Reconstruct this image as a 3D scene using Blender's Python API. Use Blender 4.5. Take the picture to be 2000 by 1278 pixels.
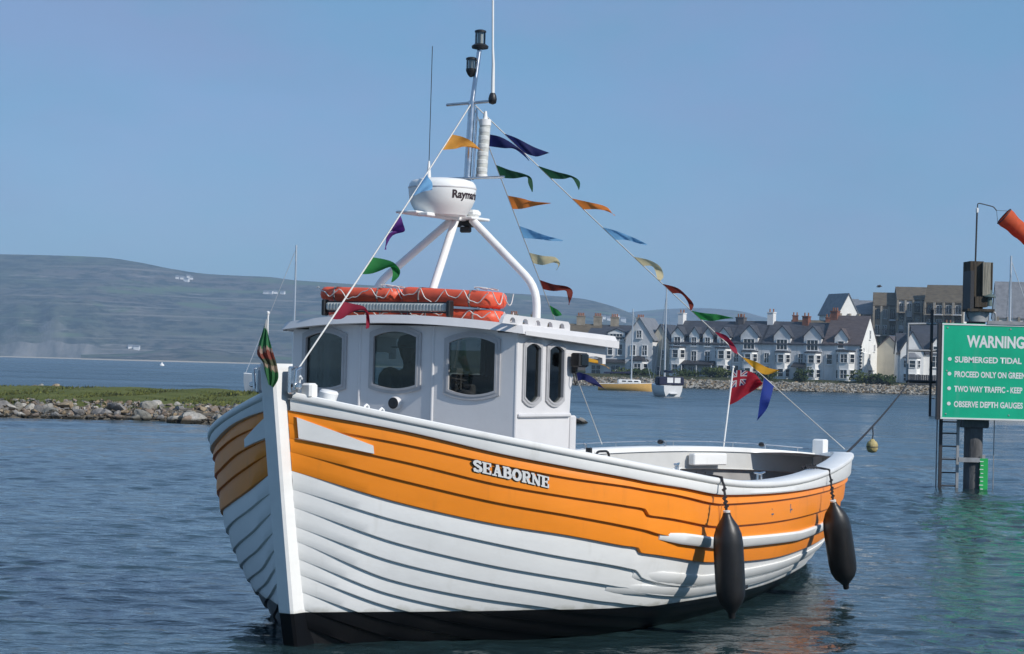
import bpy, math, random
import numpy as np
from mathutils import Vector, Matrix
from mathutils.geometry import tessellate_polygon

for o in list(bpy.data.objects):
    bpy.data.objects.remove(o, do_unlink=True)
SC = bpy.context.scene
COL = SC.collection
rnd = random.Random(7)
R = math.radians

# ------------------------------------------------------------------ camera
EYE = 2.062
HAZE = .00021
cam = bpy.data.cameras.new('camera')
cam.sensor_fit = 'HORIZONTAL'; cam.sensor_width = 36.0; cam.lens = 75.6
cam.clip_start = 0.2; cam.clip_end = 20000
cam_o = bpy.data.objects.new('camera', cam); COL.objects.link(cam_o)
cam_o.matrix_world = Matrix.Translation((0, 0, EYE)) @ Matrix.Rotation(R(90 + 1.1113), 4, 'X') @ Matrix.Rotation(R(1.5), 4, 'Z')
SC.camera = cam_o

# ------------------------------------------------------------------ sky and sun
SUN_EL = R(35); SUN_AZ = R(126)          # azimuth clockwise from the view axis
world = bpy.data.worlds.new('World'); SC.world = world; world.use_nodes = True
wn = world.node_tree.nodes; wl = world.node_tree.links; wn.clear()
w_out = wn.new('ShaderNodeOutputWorld'); w_bg = wn.new('ShaderNodeBackground')
sky_t = wn.new('ShaderNodeTexSky'); sky_t.sky_type = 'NISHITA'; sky_t.sun_disc = False
sky_t.sun_elevation = SUN_EL; sky_t.sun_rotation = SUN_AZ
sky_t.altitude = 1500; sky_t.air_density = 1.0; sky_t.dust_density = 0.25; sky_t.ozone_density = 4.0
w_bg.inputs['Strength'].default_value = 0.10
# thin high veil: a little pale mauve cloud, uneven over the whole dome
tc = wn.new('ShaderNodeTexCoord'); mp = wn.new('ShaderNodeMapping'); mp.inputs['Scale'].default_value = (2.2, 2.2, 5.0)
ns = wn.new('ShaderNodeTexNoise'); ns.inputs['Scale'].default_value = 2.6; ns.inputs['Detail'].default_value = 5; ns.inputs['Roughness'].default_value = .5
rp = wn.new('ShaderNodeMapRange'); rp.inputs[1].default_value = .42; rp.inputs[2].default_value = .78; rp.inputs[3].default_value = .58; rp.inputs[4].default_value = .88
mx = wn.new('ShaderNodeMix'); mx.data_type = 'RGBA'; mx.inputs[7].default_value = (1.9, 3.05, 5.2, 1)
tint = wn.new('ShaderNodeMix'); tint.data_type = 'RGBA'; tint.blend_type = 'MULTIPLY'; tint.inputs[0].default_value = 1; tint.inputs[7].default_value = (.80, .96, 1.06, 1)
wl.new(tc.outputs['Generated'], mp.inputs['Vector']); wl.new(mp.outputs[0], ns.inputs['Vector']); wl.new(ns.outputs['Fac'], rp.inputs[0])
wl.new(rp.outputs[0], mx.inputs[0]); wl.new(sky_t.outputs[0], tint.inputs[6]); wl.new(tint.outputs[2], mx.inputs[6]); wl.new(mx.outputs[2], w_bg.inputs['Color'])
n2 = wn.new('ShaderNodeTexNoise'); n2.inputs['Scale'].default_value = 4.5; n2.inputs['Detail'].default_value = 6; n2.inputs['Roughness'].default_value = .6
m2 = wn.new('ShaderNodeMapping'); m2.inputs['Scale'].default_value = (1.6, 1.6, 3.2); m2.inputs['Location'].default_value = (3.1, .7, 1.9)
r2 = wn.new('ShaderNodeMapRange'); r2.inputs[1].default_value = .38; r2.inputs[2].default_value = .62
hue = wn.new('ShaderNodeMix'); hue.data_type = 'RGBA'; hue.inputs[6].default_value = (1.55, 3.2, 4.95, 1); hue.inputs[7].default_value = (2.15, 3.0, 4.95, 1)
wl.new(tc.outputs['Generated'], m2.inputs['Vector']); wl.new(m2.outputs[0], n2.inputs['Vector']); wl.new(n2.outputs['Fac'], r2.inputs[0]); wl.new(r2.outputs[0], hue.inputs[0]); wl.new(hue.outputs[2], mx.inputs[7])
wl.new(w_bg.outputs[0], w_out.inputs['Surface'])

sun_dir = Vector((math.sin(SUN_AZ) * math.cos(SUN_EL), math.cos(SUN_AZ) * math.cos(SUN_EL), math.sin(SUN_EL)))
sun = bpy.data.lights.new('sun', 'SUN'); sun.energy = 3.75; sun.angle = R(.53); sun.color = (1.0, .95, .88)
sun_o = bpy.data.objects.new('sun', sun); COL.objects.link(sun_o)
sun_o.rotation_euler = sun_dir.to_track_quat('Z', 'Y').to_euler(); sun_o.location = sun_dir * 60

SC.view_settings.view_transform = 'Standard'; SC.view_settings.look = 'None'
SC.view_settings.gamma = 1; SC.view_settings.exposure = 0.18; SC.view_settings.use_curve_mapping = False
SC.cycles.max_bounces = 8; SC.cycles.transparent_max_bounces = 12; SC.cycles.volume_bounces = 0
SC.cycles.caustics_reflective = False; SC.cycles.caustics_refractive = False

# ------------------------------------------------------------------ helpers
class MB:
    "collects faces of one mesh"
    def __init__(s): s.v = []; s.f = []; s.m = []
    def add(s, vs, fs, mi=0):
        o = len(s.v); s.v += [tuple(map(float, p)) for p in vs]; s.f += [tuple(i + o for i in f) for f in fs]; s.m += [mi] * len(fs); return s
    def box(s, c, d, rz=0, mi=0, M=None):
        hx, hy, hz = d[0] / 2, d[1] / 2, d[2] / 2
        p = [(x, y, z) for x in (-hx, hx) for y in (-hy, hy) for z in (-hz, hz)]
        if M is None: M = Matrix.Translation(c) @ Matrix.Rotation(rz, 4, 'Z')
        p = [tuple(M @ Vector(q)) for q in p]
        return s.add(p, [(0, 1, 3, 2), (4, 6, 7, 5), (0, 4, 5, 1), (2, 3, 7, 6), (0, 2, 6, 4), (1, 5, 7, 3)], mi)
    def bevbox(s, c, d, b=.01, M=None, mi=0):
        "box with chamfered edges"
        hx, hy, hz = d[0] / 2, d[1] / 2, d[2] / 2; b = min(b, hx * .9, hy * .9, hz * .9)
        rows = []
        for z, i in ((-hz, b), (-hz + b, 0), (hz - b, 0), (hz, b)):
            x, y = hx - i, hy - i; c2 = b if i == 0 else b * .5
            rows.append([(-x + c2, -y, z), (x - c2, -y, z), (x, -y + c2, z), (x, y - c2, z), (x - c2, y, z), (-x + c2, y, z), (-x, y - c2, z), (-x, -y + c2, z)])
        if M is None: M = Matrix.Translation(c)
        vs = [tuple(M @ Vector(p)) for r in rows for p in r]
        fs = [tuple(range(7, -1, -1)), tuple(range(24, 32))]
        for k in range(3):
            for i in range(8): fs.append((k * 8 + i, k * 8 + (i + 1) % 8, k * 8 + 8 + (i + 1) % 8, k * 8 + 8 + i))
        return s.add(vs, fs, mi)
    def tube(s, pts, r, n=8, cap=True, mi=0):
        pts = [Vector(p) for p in pts]; rs = r if isinstance(r, (list, tuple)) else [r] * len(pts)
        vs = []; ref = None
        for i, p in enumerate(pts):
            t = (pts[min(i + 1, len(pts) - 1)] - pts[max(i - 1, 0)]).normalized()
            if ref is None: ref = Vector((0, 0, 1)) if abs(t.z) < .9 else Vector((1, 0, 0))
            a = t.cross(ref); a = a.normalized() if a.length > 1e-6 else t.orthogonal().normalized()
            b = t.cross(a).normalized(); ref = -b if False else a.cross(t)
            for k in range(n):
                q = 2 * math.pi * k / n; vs.append(p + (a * math.cos(q) + b * math.sin(q)) * rs[i])
        fs = []
        for i in range(len(pts) - 1):
            for k in range(n): fs.append((i * n + k, i * n + (k + 1) % n, (i + 1) * n + (k + 1) % n, (i + 1) * n + k))
        if cap: fs += [tuple(range(n - 1, -1, -1)), tuple(range((len(pts) - 1) * n, len(pts) * n))]
        return s.add(vs, fs, mi)
    def lathe(s, prof, c=(0, 0, 0), n=20, M=None, mi=0):
        "profile of (r, z)"
        if M is None: M = Matrix.Translation(c)
        vs = [tuple(M @ Vector((r * math.cos(2 * math.pi * k / n), r * math.sin(2 * math.pi * k / n), z))) for r, z in prof for k in range(n)]
        fs = []
        for i in range(len(prof) - 1):
            for k in range(n): fs.append((i * n + k, i * n + (k + 1) % n, (i + 1) * n + (k + 1) % n, (i + 1) * n + k))
        fs += [tuple(range(n - 1, -1, -1)), tuple(range((len(prof) - 1) * n, len(prof) * n))]
        return s.add(vs, fs, mi)
    def grid(s, P, mi=0, flip=False):
        "P[i][j] points"
        n, m = len(P), len(P[0]); vs = [p for r in P for p in r]; fs = []
        for i in range(n - 1):
            for j in range(m - 1):
                q = (i * m + j, i * m + j + 1, (i + 1) * m + j + 1, (i + 1) * m + j); fs.append(q[::-1] if flip else q)
        return s.add(vs, fs, mi)
    def plate(s, outer, holes, th, M, mi=0):
        "flat plate in the local XY plane (with holes), thickness th along -Z, placed by matrix M"
        loops = [outer] + list(holes); flat = [p for l in loops for p in l]
        tri = tessellate_polygon([[Vector((x, y, 0)) for x, y in l] for l in loops])
        vs = [tuple(M @ Vector((x, y, 0))) for x, y in flat] + [tuple(M @ Vector((x, y, -th))) for x, y in flat]
        n = len(flat); fs = []
        for a, b, c in tri:
            A, B, C = flat[a], flat[b], flat[c]
            ccw = (B[0] - A[0]) * (C[1] - A[1]) - (B[1] - A[1]) * (C[0] - A[0]) > 0
            t = (a, b, c) if ccw else (c, b, a)
            fs.append(t); fs.append(tuple(i + n for i in t[::-1]))
        o = 0
        for l in loops:
            k = len(l)
            for i in range(k): fs.append((o + i, o + (i + 1) % k, o + (i + 1) % k + n, o + i + n))
            o += k
        return s.add(vs, fs, mi)
    def mesh(s, name, mats, smooth=None):
        me = bpy.data.meshes.new(name); me.from_pydata(s.v, [], s.f)
        for m in (mats if isinstance(mats, (list, tuple)) else [mats]): me.materials.append(m)
        if any(s.m): me.polygons.foreach_set('material_index', s.m)
        if smooth is not None:
            me.polygons.foreach_set('use_smooth', [True] * len(me.polygons))
            me.set_sharp_from_angle(angle=R(smooth))
        me.update(); return me
    def build(s, name, mats, parent=None, smooth=None, mw=None, fix=False):
        me = s.mesh(name, mats, smooth)
        if fix:
            import bmesh
            b = bmesh.new(); b.from_mesh(me); bmesh.ops.recalc_face_normals(b, faces=b.faces); b.to_mesh(me); b.free()
        return link(name, me, parent, mw)

def link(name, me, parent=None, mw=None):
    o = bpy.data.objects.new(name, me); COL.objects.link(o)
    if parent is not None: o.parent = parent
    if mw is not None: o.matrix_world = mw
    return o
def tag(o, label=None, cat=None, group=None, kind=None):
    if label: o['label'] = label
    if cat: o['category'] = cat
    if group: o['group'] = group
    if kind: o['kind'] = kind
    return o
def thing(name, label, cat, mw=None, group=None):
    o = bpy.data.objects.new(name, None); COL.objects.link(o); o.empty_display_size = .2
    if mw is not None: o.matrix_world = mw
    return tag(o, label, cat, group)

def nodes(m):
    m.use_nodes = True; return m.node_tree.nodes, m.node_tree.links, m.node_tree.nodes['Principled BSDF']
def mat(name, col, rough=.5, var=.12, scale=6.0, bump=.0, bscale=40.0, metal=0.0, col2=None, spec=.5, stretch=(1, 1, 1), coord='Object', coat=0.0, alpha=None):
    "procedural paint: base colour broken up by two octaves of noise, gloss variation and fine relief"
    m = bpy.data.materials.new(name); n, l, p = nodes(m)
    t = n.new('ShaderNodeTexCoord'); mpp = n.new('ShaderNodeMapping'); mpp.inputs['Scale'].default_value = stretch
    a = n.new('ShaderNodeTexNoise'); a.inputs['Scale'].default_value = scale; a.inputs['Detail'].default_value = 6; a.inputs['Roughness'].default_value = .6
    l.new(t.outputs[coord], mpp.inputs[0]); l.new(mpp.outputs[0], a.inputs['Vector'])
    r = n.new('ShaderNodeMapRange'); r.inputs[1].default_value = .3; r.inputs[2].default_value = .7
    l.new(a.outputs['Fac'], r.inputs[0])
    mix = n.new('ShaderNodeMix'); mix.data_type = 'RGBA'
    c2 = col2 if col2 else tuple(c * (1 - var * 1.6) for c in col)
    c1 = tuple(min(1, c * (1 + var * .5)) for c in col) if not col2 else col
    mix.inputs[6].default_value = (*c2, 1); mix.inputs[7].default_value = (*c1, 1)
    l.new(r.outputs[0], mix.inputs[0]); l.new(mix.outputs[2], p.inputs['Base Color'])
    rr = n.new('ShaderNodeMapRange'); rr.inputs[3].default_value = max(.02, rough - .08); rr.inputs[4].default_value = min(1, rough + .08)
    l.new(a.outputs['Fac'], rr.inputs[0]); l.new(rr.outputs[0], p.inputs['Roughness'])
    p.inputs['Metallic'].default_value = metal; p.inputs['Specular IOR Level'].default_value = spec
    if coat: p.inputs['Coat Weight'].default_value = coat; p.inputs['Coat Roughness'].default_value = .08
    if bump:
        b = n.new('ShaderNodeTexNoise'); b.inputs['Scale'].default_value = bscale; b.inputs['Detail'].default_value = 4
        l.new(mpp.outputs[0], b.inputs['Vector']); bp = n.new('ShaderNodeBump'); bp.inputs['Strength'].default_value = bump; bp.inputs['Distance'].default_value = .02
        l.new(b.outputs['Fac'], bp.inputs['Height']); l.new(bp.outputs[0], p.inputs['Normal'])
    return m
def glass(name, tintc=(.55, .65, .65), refl=.9):
    "flat tinted pane: see-through with a Fresnel reflection"
    m = bpy.data.materials.new(name); m.use_nodes = True; n = m.node_tree.nodes; l = m.node_tree.links; n.clear()
    o = n.new('ShaderNodeOutputMaterial'); tr = n.new('ShaderNodeBsdfTransparent'); tr.inputs[0].default_value = (*tintc, 1)
    g = n.new('ShaderNodeBsdfGlossy'); g.inputs['Roughness'].default_value = .015; g.inputs[0].default_value = (refl, refl, refl, 1)
    fr = n.new('ShaderNodeFresnel'); fr.inputs[0].default_value = 1.5; mixs = n.new('ShaderNodeMixShader')
    l.new(fr.outputs[0], mixs.inputs[0]); l.new(tr.outputs[0], mixs.inputs[1]); l.new(g.outputs[0], mixs.inputs[2]); l.new(mixs.outputs[0], o.inputs[0])
    return m
def pchip(x, xp, fp):
    "smooth monotone interpolation"
    xp = np.asarray(xp, float); fp = np.asarray(fp, float); h = np.diff(xp); d = np.diff(fp) / h
    m = np.zeros(len(xp)); m[0] = d[0]; m[-1] = d[-1]
    for i in range(1, len(xp) - 1):
        if d[i - 1] * d[i] > 0:
            w1 = 2 * h[i] + h[i - 1]; w2 = h[i] + 2 * h[i - 1]; m[i] = (w1 + w2) / (w1 / d[i - 1] + w2 / d[i])
    x = np.clip(np.asarray(x, float), xp[0], xp[-1]); i = np.clip(np.searchsorted(xp, x) - 1, 0, len(h) - 1)
    t = (x - xp[i]) / h[i]
    return (1 + 2 * t) * (1 - t) ** 2 * fp[i] + t * (1 - t) ** 2 * h[i] * m[i] + t * t * (3 - 2 * t) * fp[i + 1] + t * t * (t - 1) * h[i] * m[i + 1]
# ------------------------------------------------------------------ water
def water_material():
    m = bpy.data.materials.new('sea_water'); n, l, p = nodes(m)
    p.inputs['IOR'].default_value = 1.333
    g = n.new('ShaderNodeNewGeometry')
    def noise(sx, sy, sc, det):
        mp_ = n.new('ShaderNodeMapping'); mp_.inputs['Scale'].default_value = (sx, sy, 1); q = n.new('ShaderNodeTexNoise')
        q.inputs['Scale'].default_value = sc; q.inputs['Detail'].default_value = det; q.inputs['Roughness'].default_value = .55
        l.new(g.outputs['Position'], mp_.inputs[0]); l.new(mp_.outputs[0], q.inputs['Vector']); return q
    fine = noise(1, 1.5, 3.2, 4); mid = noise(.6, 1.3, .55, 3); slick = noise(.010, .045, 1.0, 4)
    # open water is ruffled by the breeze; the sheltered channel by the pier is smooth
    sy = n.new('ShaderNodeSeparateXYZ'); l.new(g.outputs['Position'], sy.inputs[0]); ro = n.new('ShaderNodeMapRange'); ro.inputs[1].default_value = 25; ro.inputs[2].default_value = 170; ro.inputs[3].default_value = .045; ro.inputs[4].default_value = .26
    sw = n.new('ShaderNodeMath'); sw.operation = 'MULTIPLY_ADD'; sw.inputs[1].default_value = .22; sw.inputs[2].default_value = -.11; l.new(slick.outputs['Fac'], sw.inputs[0])
    ra = n.new('ShaderNodeMath'); ra.operation = 'ADD'; ra.use_clamp = True; l.new(sy.outputs['Y'], ro.inputs[0]); l.new(ro.outputs[0], ra.inputs[0]); l.new(sw.outputs[0], ra.inputs[1])
    rm = n.new('ShaderNodeMath'); rm.operation = 'MAXIMUM'; rm.inputs[1].default_value = .04; l.new(ra.outputs[0], rm.inputs[0]); l.new(rm.outputs[0], p.inputs['Roughness'])
    # body colour: green-blue with slow patches
    cr = n.new('ShaderNodeMix'); cr.data_type = 'RGBA'; cr.inputs[6].default_value = (.012, .028, .034, 1); cr.inputs[7].default_value = (.020, .042, .046, 1)
    l.new(slick.outputs['Fac'], cr.inputs[0]); l.new(cr.outputs[2], p.inputs['Base Color'])
    st = n.new('ShaderNodeMapRange'); st.inputs[1].default_value = .35; st.inputs[2].default_value = .65; st.inputs[3].default_value = .35; st.inputs[4].default_value = 1.0
    l.new(slick.outputs['Fac'], st.inputs[0])
    b1 = n.new('ShaderNodeBump'); b1.inputs['Distance'].default_value = .30
    m1 = n.new('ShaderNodeMath'); m1.operation = 'MULTIPLY'; m1.inputs[1].default_value = .38; l.new(st.outputs[0], m1.inputs[0]); l.new(m1.outputs[0], b1.inputs['Strength'])
    l.new(mid.outputs['Fac'], b1.inputs['Height'])
    b2 = n.new('ShaderNodeBump'); b2.inputs['Distance'].default_value = .05; b2.inputs['Strength'].default_value = .65
    l.new(fine.outputs['Fac'], b2.inputs['Height']); l.new(b1.outputs[0], b2.inputs['Normal']); l.new(b2.outputs[0], p.inputs['Normal'])
    return m
M_WATER = water_material()
def build_water():
    g = np.random.default_rng(3)
    r = [7.0]
    while r[-1] < 700: r.append(r[-1] * 1.0036 + .003)
    r = np.array(r); th = np.arange(R(-24), R(24), .0022)
    RR, TH = np.meshgrid(r, th, indexing='ij'); X = RR * np.sin(TH); Y = RR * np.cos(TH); sp = RR * .0036
    Z = np.zeros_like(X)
    for i in range(110):
        lam = .14 * (1.0 / .14) ** g.random(); k = 2 * math.pi / lam
        ang = R(262) + g.normal() * .7; amp = .0034 * lam ** .72 * (.6 + .8 * g.random())
        w = np.clip((lam / (3.0 * sp)) - .6, 0, 1); ph = g.random() * 6.28
        a = k * (X * math.cos(ang) + Y * math.sin(ang)) + ph
        Z += w * amp * np.where(True, np.sin(a) - .30 * np.cos(2 * a), 0)
    for i in range(34):
        lam = 1.8 * (11 / 1.8) ** g.random(); k = 2 * math.pi / lam; ang = R(268) + g.normal() * .45; amp = .0019 * lam ** .9 * (.6 + .8 * g.random())
        w = np.clip((lam / (3.0 * sp)) - .6, 0, 1) * np.clip((RR - 24) / 40, 0, 1); Z += w * amp * np.sin(k * (X * math.cos(ang) + Y * math.sin(ang)) + g.random() * 6.28)
    # the hull shelters the water close round it
    ux_, uy_ = math.sin(.51306728), math.cos(.51306728); du = np.clip((X + 1.695) * ux_ + (Y - 15.533) * uy_, .5, 10.2)
    dist = np.hypot(X + 1.695 - du * ux_, Y - 15.533 - du * uy_); Z *= .42 + .58 * np.clip((dist - 2.2) / 3.0, 0, 1)
    # gusts: calmer and rougher patches
    gust = .65 + .5 * np.sin(X * .11 + Y * .07 + 1.3) * np.sin(Y * .13 - X * .05 + .4)
    Z *= np.clip(gust, .45, 1.25) * 1.22
    n, mcol = X.shape
    vs = np.stack([X, Y, Z], -1).reshape(-1, 3)
    idx = np.arange(n * mcol).reshape(n, mcol)
    f = np.stack([idx[:-1, :-1], idx[:-1, 1:], idx[1:, 1:], idx[1:, :-1]], -1).reshape(-1, 4)[:, ::-1]
    base = len(vs); e = 9000
    vs = np.vstack([vs, [(-e, -200, -.09), (e, -200, -.09), (e, e, -.09), (-e, e, -.09)]])
    me = bpy.data.meshes.new('water'); faces = f.tolist() + [[base, base + 1, base + 2, base + 3]]
    me.from_pydata(vs.tolist(), [], faces); me.materials.append(M_WATER)
    me.polygons.foreach_set('use_smooth', [True] * len(me.polygons)); me.update()
    tag(link('water', me), kind='structure')
build_water()

# ------------------------------------------------------------------ far hills
def fbm(x, y, seed=0, octs=5):
    g = np.random.default_rng(seed); z = np.zeros_like(x)
    for o in range(octs):
        for j in range(3):
            a = g.random() * 6.28; k = 2.0 ** o * (.8 + .5 * g.random())
            z += .5 ** o * np.sin(k * (x * math.cos(a) + y * math.sin(a)) + g.random() * 6.28 + 1.2 * np.sin(k * .6 * (x * math.sin(a) - y * math.cos(a))))
    return z / 3
def hill_material(name, kind):
    m = bpy.data.materials.new(name); n, l, p = nodes(m); p.inputs['Roughness'].default_value = .95; p.inputs['Specular IOR Level'].default_value = .1
    g = n.new('ShaderNodeNewGeometry')
    def noise(sc, s, det=6, rough=.6):
        mp_ = n.new('ShaderNodeMapping'); mp_.inputs['Scale'].default_value = s; q = n.new('ShaderNodeTexNoise'); q.inputs['Scale'].default_value = sc; q.inputs['Detail'].default_value = det; q.inputs['Roughness'].default_value = rough
        l.new(g.outputs['Position'], mp_.inputs[0]); l.new(mp_.outputs[0], q.inputs['Vector']); return q
    def ramp(src, a, b):
        r_ = n.new('ShaderNodeMapRange'); r_.inputs[1].default_value = a; r_.inputs[2].default_value = b; l.new(src, r_.inputs[0]); return r_.outputs[0]
    def mixc(f, a, b):
        x = n.new('ShaderNodeMix'); x.data_type = 'RGBA'; l.new(f, x.inputs[0])
        for i, c in ((6, a), (7, b)):
            if isinstance(c, tuple): x.inputs[i].default_value = (*c, 1)
            else: l.new(c, x.inputs[i])
        return x.outputs[2]
    big = noise(1, (.0035, .0035, .02)); fld = noise(1, (.008, .008, .06), 3, .4); rock = noise(1, (.009, .008, .10), 9, .72); scrub = noise(1, (.03, .02, .12), 8, .7)
    c = mixc(ramp(big.outputs['Fac'], .38, .62), (.050, .070, .042), (.095, .082, .068))
    c = mixc(ramp(scrub.outputs['Fac'], .47, .56), c, (.012, .020, .014)); terr_ = noise(1, (.004, .004, .35), 6, .6); c = mixc(ramp(terr_.outputs['Fac'], .56, .66), c, (.17, .155, .13)); c = mixc(ramp(fld.outputs['Fac'], .60, .66), c, (.075, .110, .048))
    c = mixc(ramp(rock.outputs['Fac'], .58, .68), c, (.25, .225, .20))
    sp = n.new('ShaderNodeSeparateXYZ'); l.new(g.outputs['Position'], sp.inputs[0])
    # grey limestone cliffs where the ground is steep
    sn = n.new('ShaderNodeSeparateXYZ'); l.new(g.outputs['True Normal'], sn.inputs[0])
    cl = noise(1, (.03, .01, .012), 6, .7)
    st = n.new('ShaderNodeMapRange'); st.inputs[1].default_value = .80; st.inputs[2].default_value = .62; l.new(sn.outputs['Z'], st.inputs[0])
    c = mixc(st.outputs[0], c, mixc(ramp(cl.outputs['Fac'], .4, .6), (.075, .078, .075), (.21, .20, .185)))
    # sand along the shore
    sd = n.new('ShaderNodeMapRange'); sd.inputs[1].default_value = 1.5; sd.inputs[2].default_value = .9; l.new(sp.outputs['Z'], sd.inputs[0])
    c = mixc(sd.outputs[0], c, (.42, .37, .29)); l.new(c, p.inputs['Base Color'])
    return m
M_HILL = hill_material('headland_turf', 0)
def px_dir(x): return (x - 1000) / 4200.0
def horizon(x): return 720.5 + (x - 1000) * math.tan(R(1.5))
TERR = {}
def hill(name, sky, Ds, Dr, x0, x1, step, seed, cliff=None, power=.8):
    xs = np.arange(x0, x1 + 1, step); t = np.concatenate([np.linspace(0, 1, 60), np.linspace(1.04, 1.7, 10)])
    sy = pchip(xs, [s[0] for s in sky], [s[1] for s in sky])
    el = np.array([horizon(x) - y for x, y in zip(xs, sy)]) / 4200.0
    XX, T = np.meshgrid(xs, t, indexing='ij')
    zr = np.clip(el * Dr + EYE, .4, None)[:, None]
    D = Ds + (Dr - Ds) * T
    prof = np.where(T < 1, T ** power, 1 - (T - 1) * .9)
    X = (XX - 1000) / 4200 * D; Y = D
    nz = fbm(X * .006, Y * .006, seed, 6)
    z = zr * prof + nz * zr * .10 * np.clip(4 * T * (1 - T), 0, 1)
    terr = .5 + .5 * np.sin(zr * prof * .11 + nz * 2); z += terr * 3.0 * np.clip(6 * T * (1 - T), 0, 1)
    if cliff:
        for cx, cw, ch in cliff:
            k = np.exp(-((XX - cx) / cw) ** 2) * np.clip((T - .015) / .05, 0, 1) * np.clip(1.0 - T / .5, 0, 1)
            z += k * ch * (1 + .35 * nz)
    z[:, 0] = -.6; z[:, 1] = np.minimum(z[:, 1], 1.3); TERR[name] = (xs, D, z)
    mb = MB(); mb.grid(np.stack([X, Y, z], -1).tolist(), flip=True)
    return tag(mb.build(name, M_HILL, smooth=60), kind='structure')
hill('headland', [(-800, 530), (-300, 503), (0, 497), (100, 499), (200, 503), (270, 513), (330, 525), (400, 535), (470, 539), (520, 541), (570, 547), (640, 552), (760, 560), (900, 568), (990, 573), (1060, 577), (1130, 583), (1200, 600), (1250, 622), (1330, 690), (1400, 728)],
     2700, 3500, -800, 1400, 5, 11, cliff=[(40, 34, 24), (105, 30, 30), (165, 34, 22), (-120, 90, 24), (250, 30, 7)])
hill('far_hill', [(1000, 660), (1100, 634), (1180, 618), (1240, 609), (1300, 604), (1360, 602), (1430, 606), (1500, 622), (1600, 650), (1750, 690), (1900, 738)], 4200, 5200, 1000, 1900, 6, 23)
hill('dune_bank', [(160, 697), (260, 695), (310, 687), (360, 683), (420, 686), (480, 695), (560, 700), (640, 704), (760, 712)], 2300, 2480, 160, 760, 5, 31, power=.6)

# ------------------------------------------------------------------ grassy rock spit on the left
def noise_mat(name, cols, scale, rough=.95, bump=.6, bscale=8, stretch=(1, 1, 1)):
    m = bpy.data.materials.new(name); n, l, p = nodes(m); p.inputs['Roughness'].default_value = rough; p.inputs['Specular IOR Level'].default_value = .2
    g = n.new('ShaderNodeNewGeometry'); mp_ = n.new('ShaderNodeMapping'); mp_.inputs['Scale'].default_value = stretch
    q = n.new('ShaderNodeTexNoise'); q.inputs['Scale'].default_value = scale; q.inputs['Detail'].default_value = 8; q.inputs['Roughness'].default_value = .65
    cr = n.new('ShaderNodeValToRGB'); el = cr.color_ramp.elements
    while len(el) < len(cols): el.new(.5)
    for i, c in enumerate(cols): el[i].position = .3 + .4 * i / (len(cols) - 1); el[i].color = (*c, 1)
    l.new(g.outputs['Position'], mp_.inputs[0]); l.new(mp_.outputs[0], q.inputs['Vector']); l.new(q.outputs['Fac'], cr.inputs[0]); l.new(cr.outputs[0], p.inputs['Base Color'])
    if bump:
        b = n.new('ShaderNodeTexNoise'); b.inputs['Scale'].default_value = bscale; b.inputs['Detail'].default_value = 6; bp = n.new('ShaderNodeBump'); bp.inputs['Strength'].default_value = bump; bp.inputs['Distance'].default_value = .1
        l.new(mp_.outputs[0], b.inputs['Vector']); l.new(b.outputs['Fac'], bp.inputs['Height']); l.new(bp.outputs[0], p.inputs['Normal'])
    return m
M_TURF = noise_mat('spit_turf', [(.055, .070, .016), (.105, .120, .026), (.155, .16, .05)], .9, bscale=14)
M_SHINGLE = noise_mat('spit_shingle', [(.05, .045, .035), (.14, .12, .09), (.20, .17, .13)], 3, bscale=9)
def spit_edge(x):     # distance of the waterline along x
    return 71.5 + .6 * math.sin(x * .35) + .35 * math.sin(x * .9 + 1) + max(0, (x + 9.0)) ** 2 * .5
def spit_h(t, x, i): return 0
def build_spit():
    mb = MB(); P = []
    xs = np.arange(-40, -5.2, .35)
    prof = [(-3.0, -.7), (-.3, -.08), (.0, .02), (1.0, .20), (2.0, .36), (3.0, .47), (4.0, .52), (7, .58), (12, .66), (18, .74), (24, .76), (29, .50), (32, -.3)]
    for x in xs:
        e = spit_edge(x); fade = min(1, max(0, (-5.4 - x) / 3.0)); row = []
        for d, z in prof:
            zz = z * fade - .25 * (1 - fade) + (.05 * math.sin(x * 1.7 + d) + .04 * math.sin(x * .61 + d * .7)) * (d > .5)
            row.append((x, e + d * (1 if d < 5 else .55 + .45 * fade), zz))
        P.append(row)
    mb.grid(P)
    for i in range(len(mb.f)):
        j = i % (len(prof) - 1); mb.m[i] = 0 if j >= 4 else 1
    return tag(mb.build('grass_spit', [M_TURF, M_SHINGLE], smooth=70), kind='structure')
build_spit()
M_GRASS = mat('grass_blade', (.135, .150, .032), .9, .6, 1.2)
def spit_grass():
    vs = []; fs = []; g = rnd
    for i in range(15000):
        x = g.uniform(-38, -7.5); d = 3.0 + 24 * g.random() ** 1.6; e = spit_edge(x) + d * (1 if d < 5 else 1.0)
        if d > 5: e = spit_edge(x) + d
        z = float(np.interp(d, [0, 1, 2, 3, 4, 7, 12, 18, 24, 29], [.02, .20, .36, .47, .52, .58, .66, .74, .76, .5])) - .06
        h = g.uniform(.04, .13) * (1.3 if math.sin(x * 1.3) * math.sin(x * .37 + 2) > .3 else 1); w = g.uniform(.04, .09); a = g.random() * 3.14
        dx, dy = math.cos(a) * w, math.sin(a) * w; o = len(vs); lx = g.uniform(-.05, .12)
        vs += [(x - dx, e - dy, z), (x + dx, e + dy, z), (x + lx, e, z + h)]; fs.append((o, o + 1, o + 2))
    mb = MB(); mb.add(vs, fs)
    tag(mb.build('spit_grass', M_GRASS), 'rough green grass on top of the rocky spit', 'grass', kind='stuff')
spit_grass()

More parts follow.
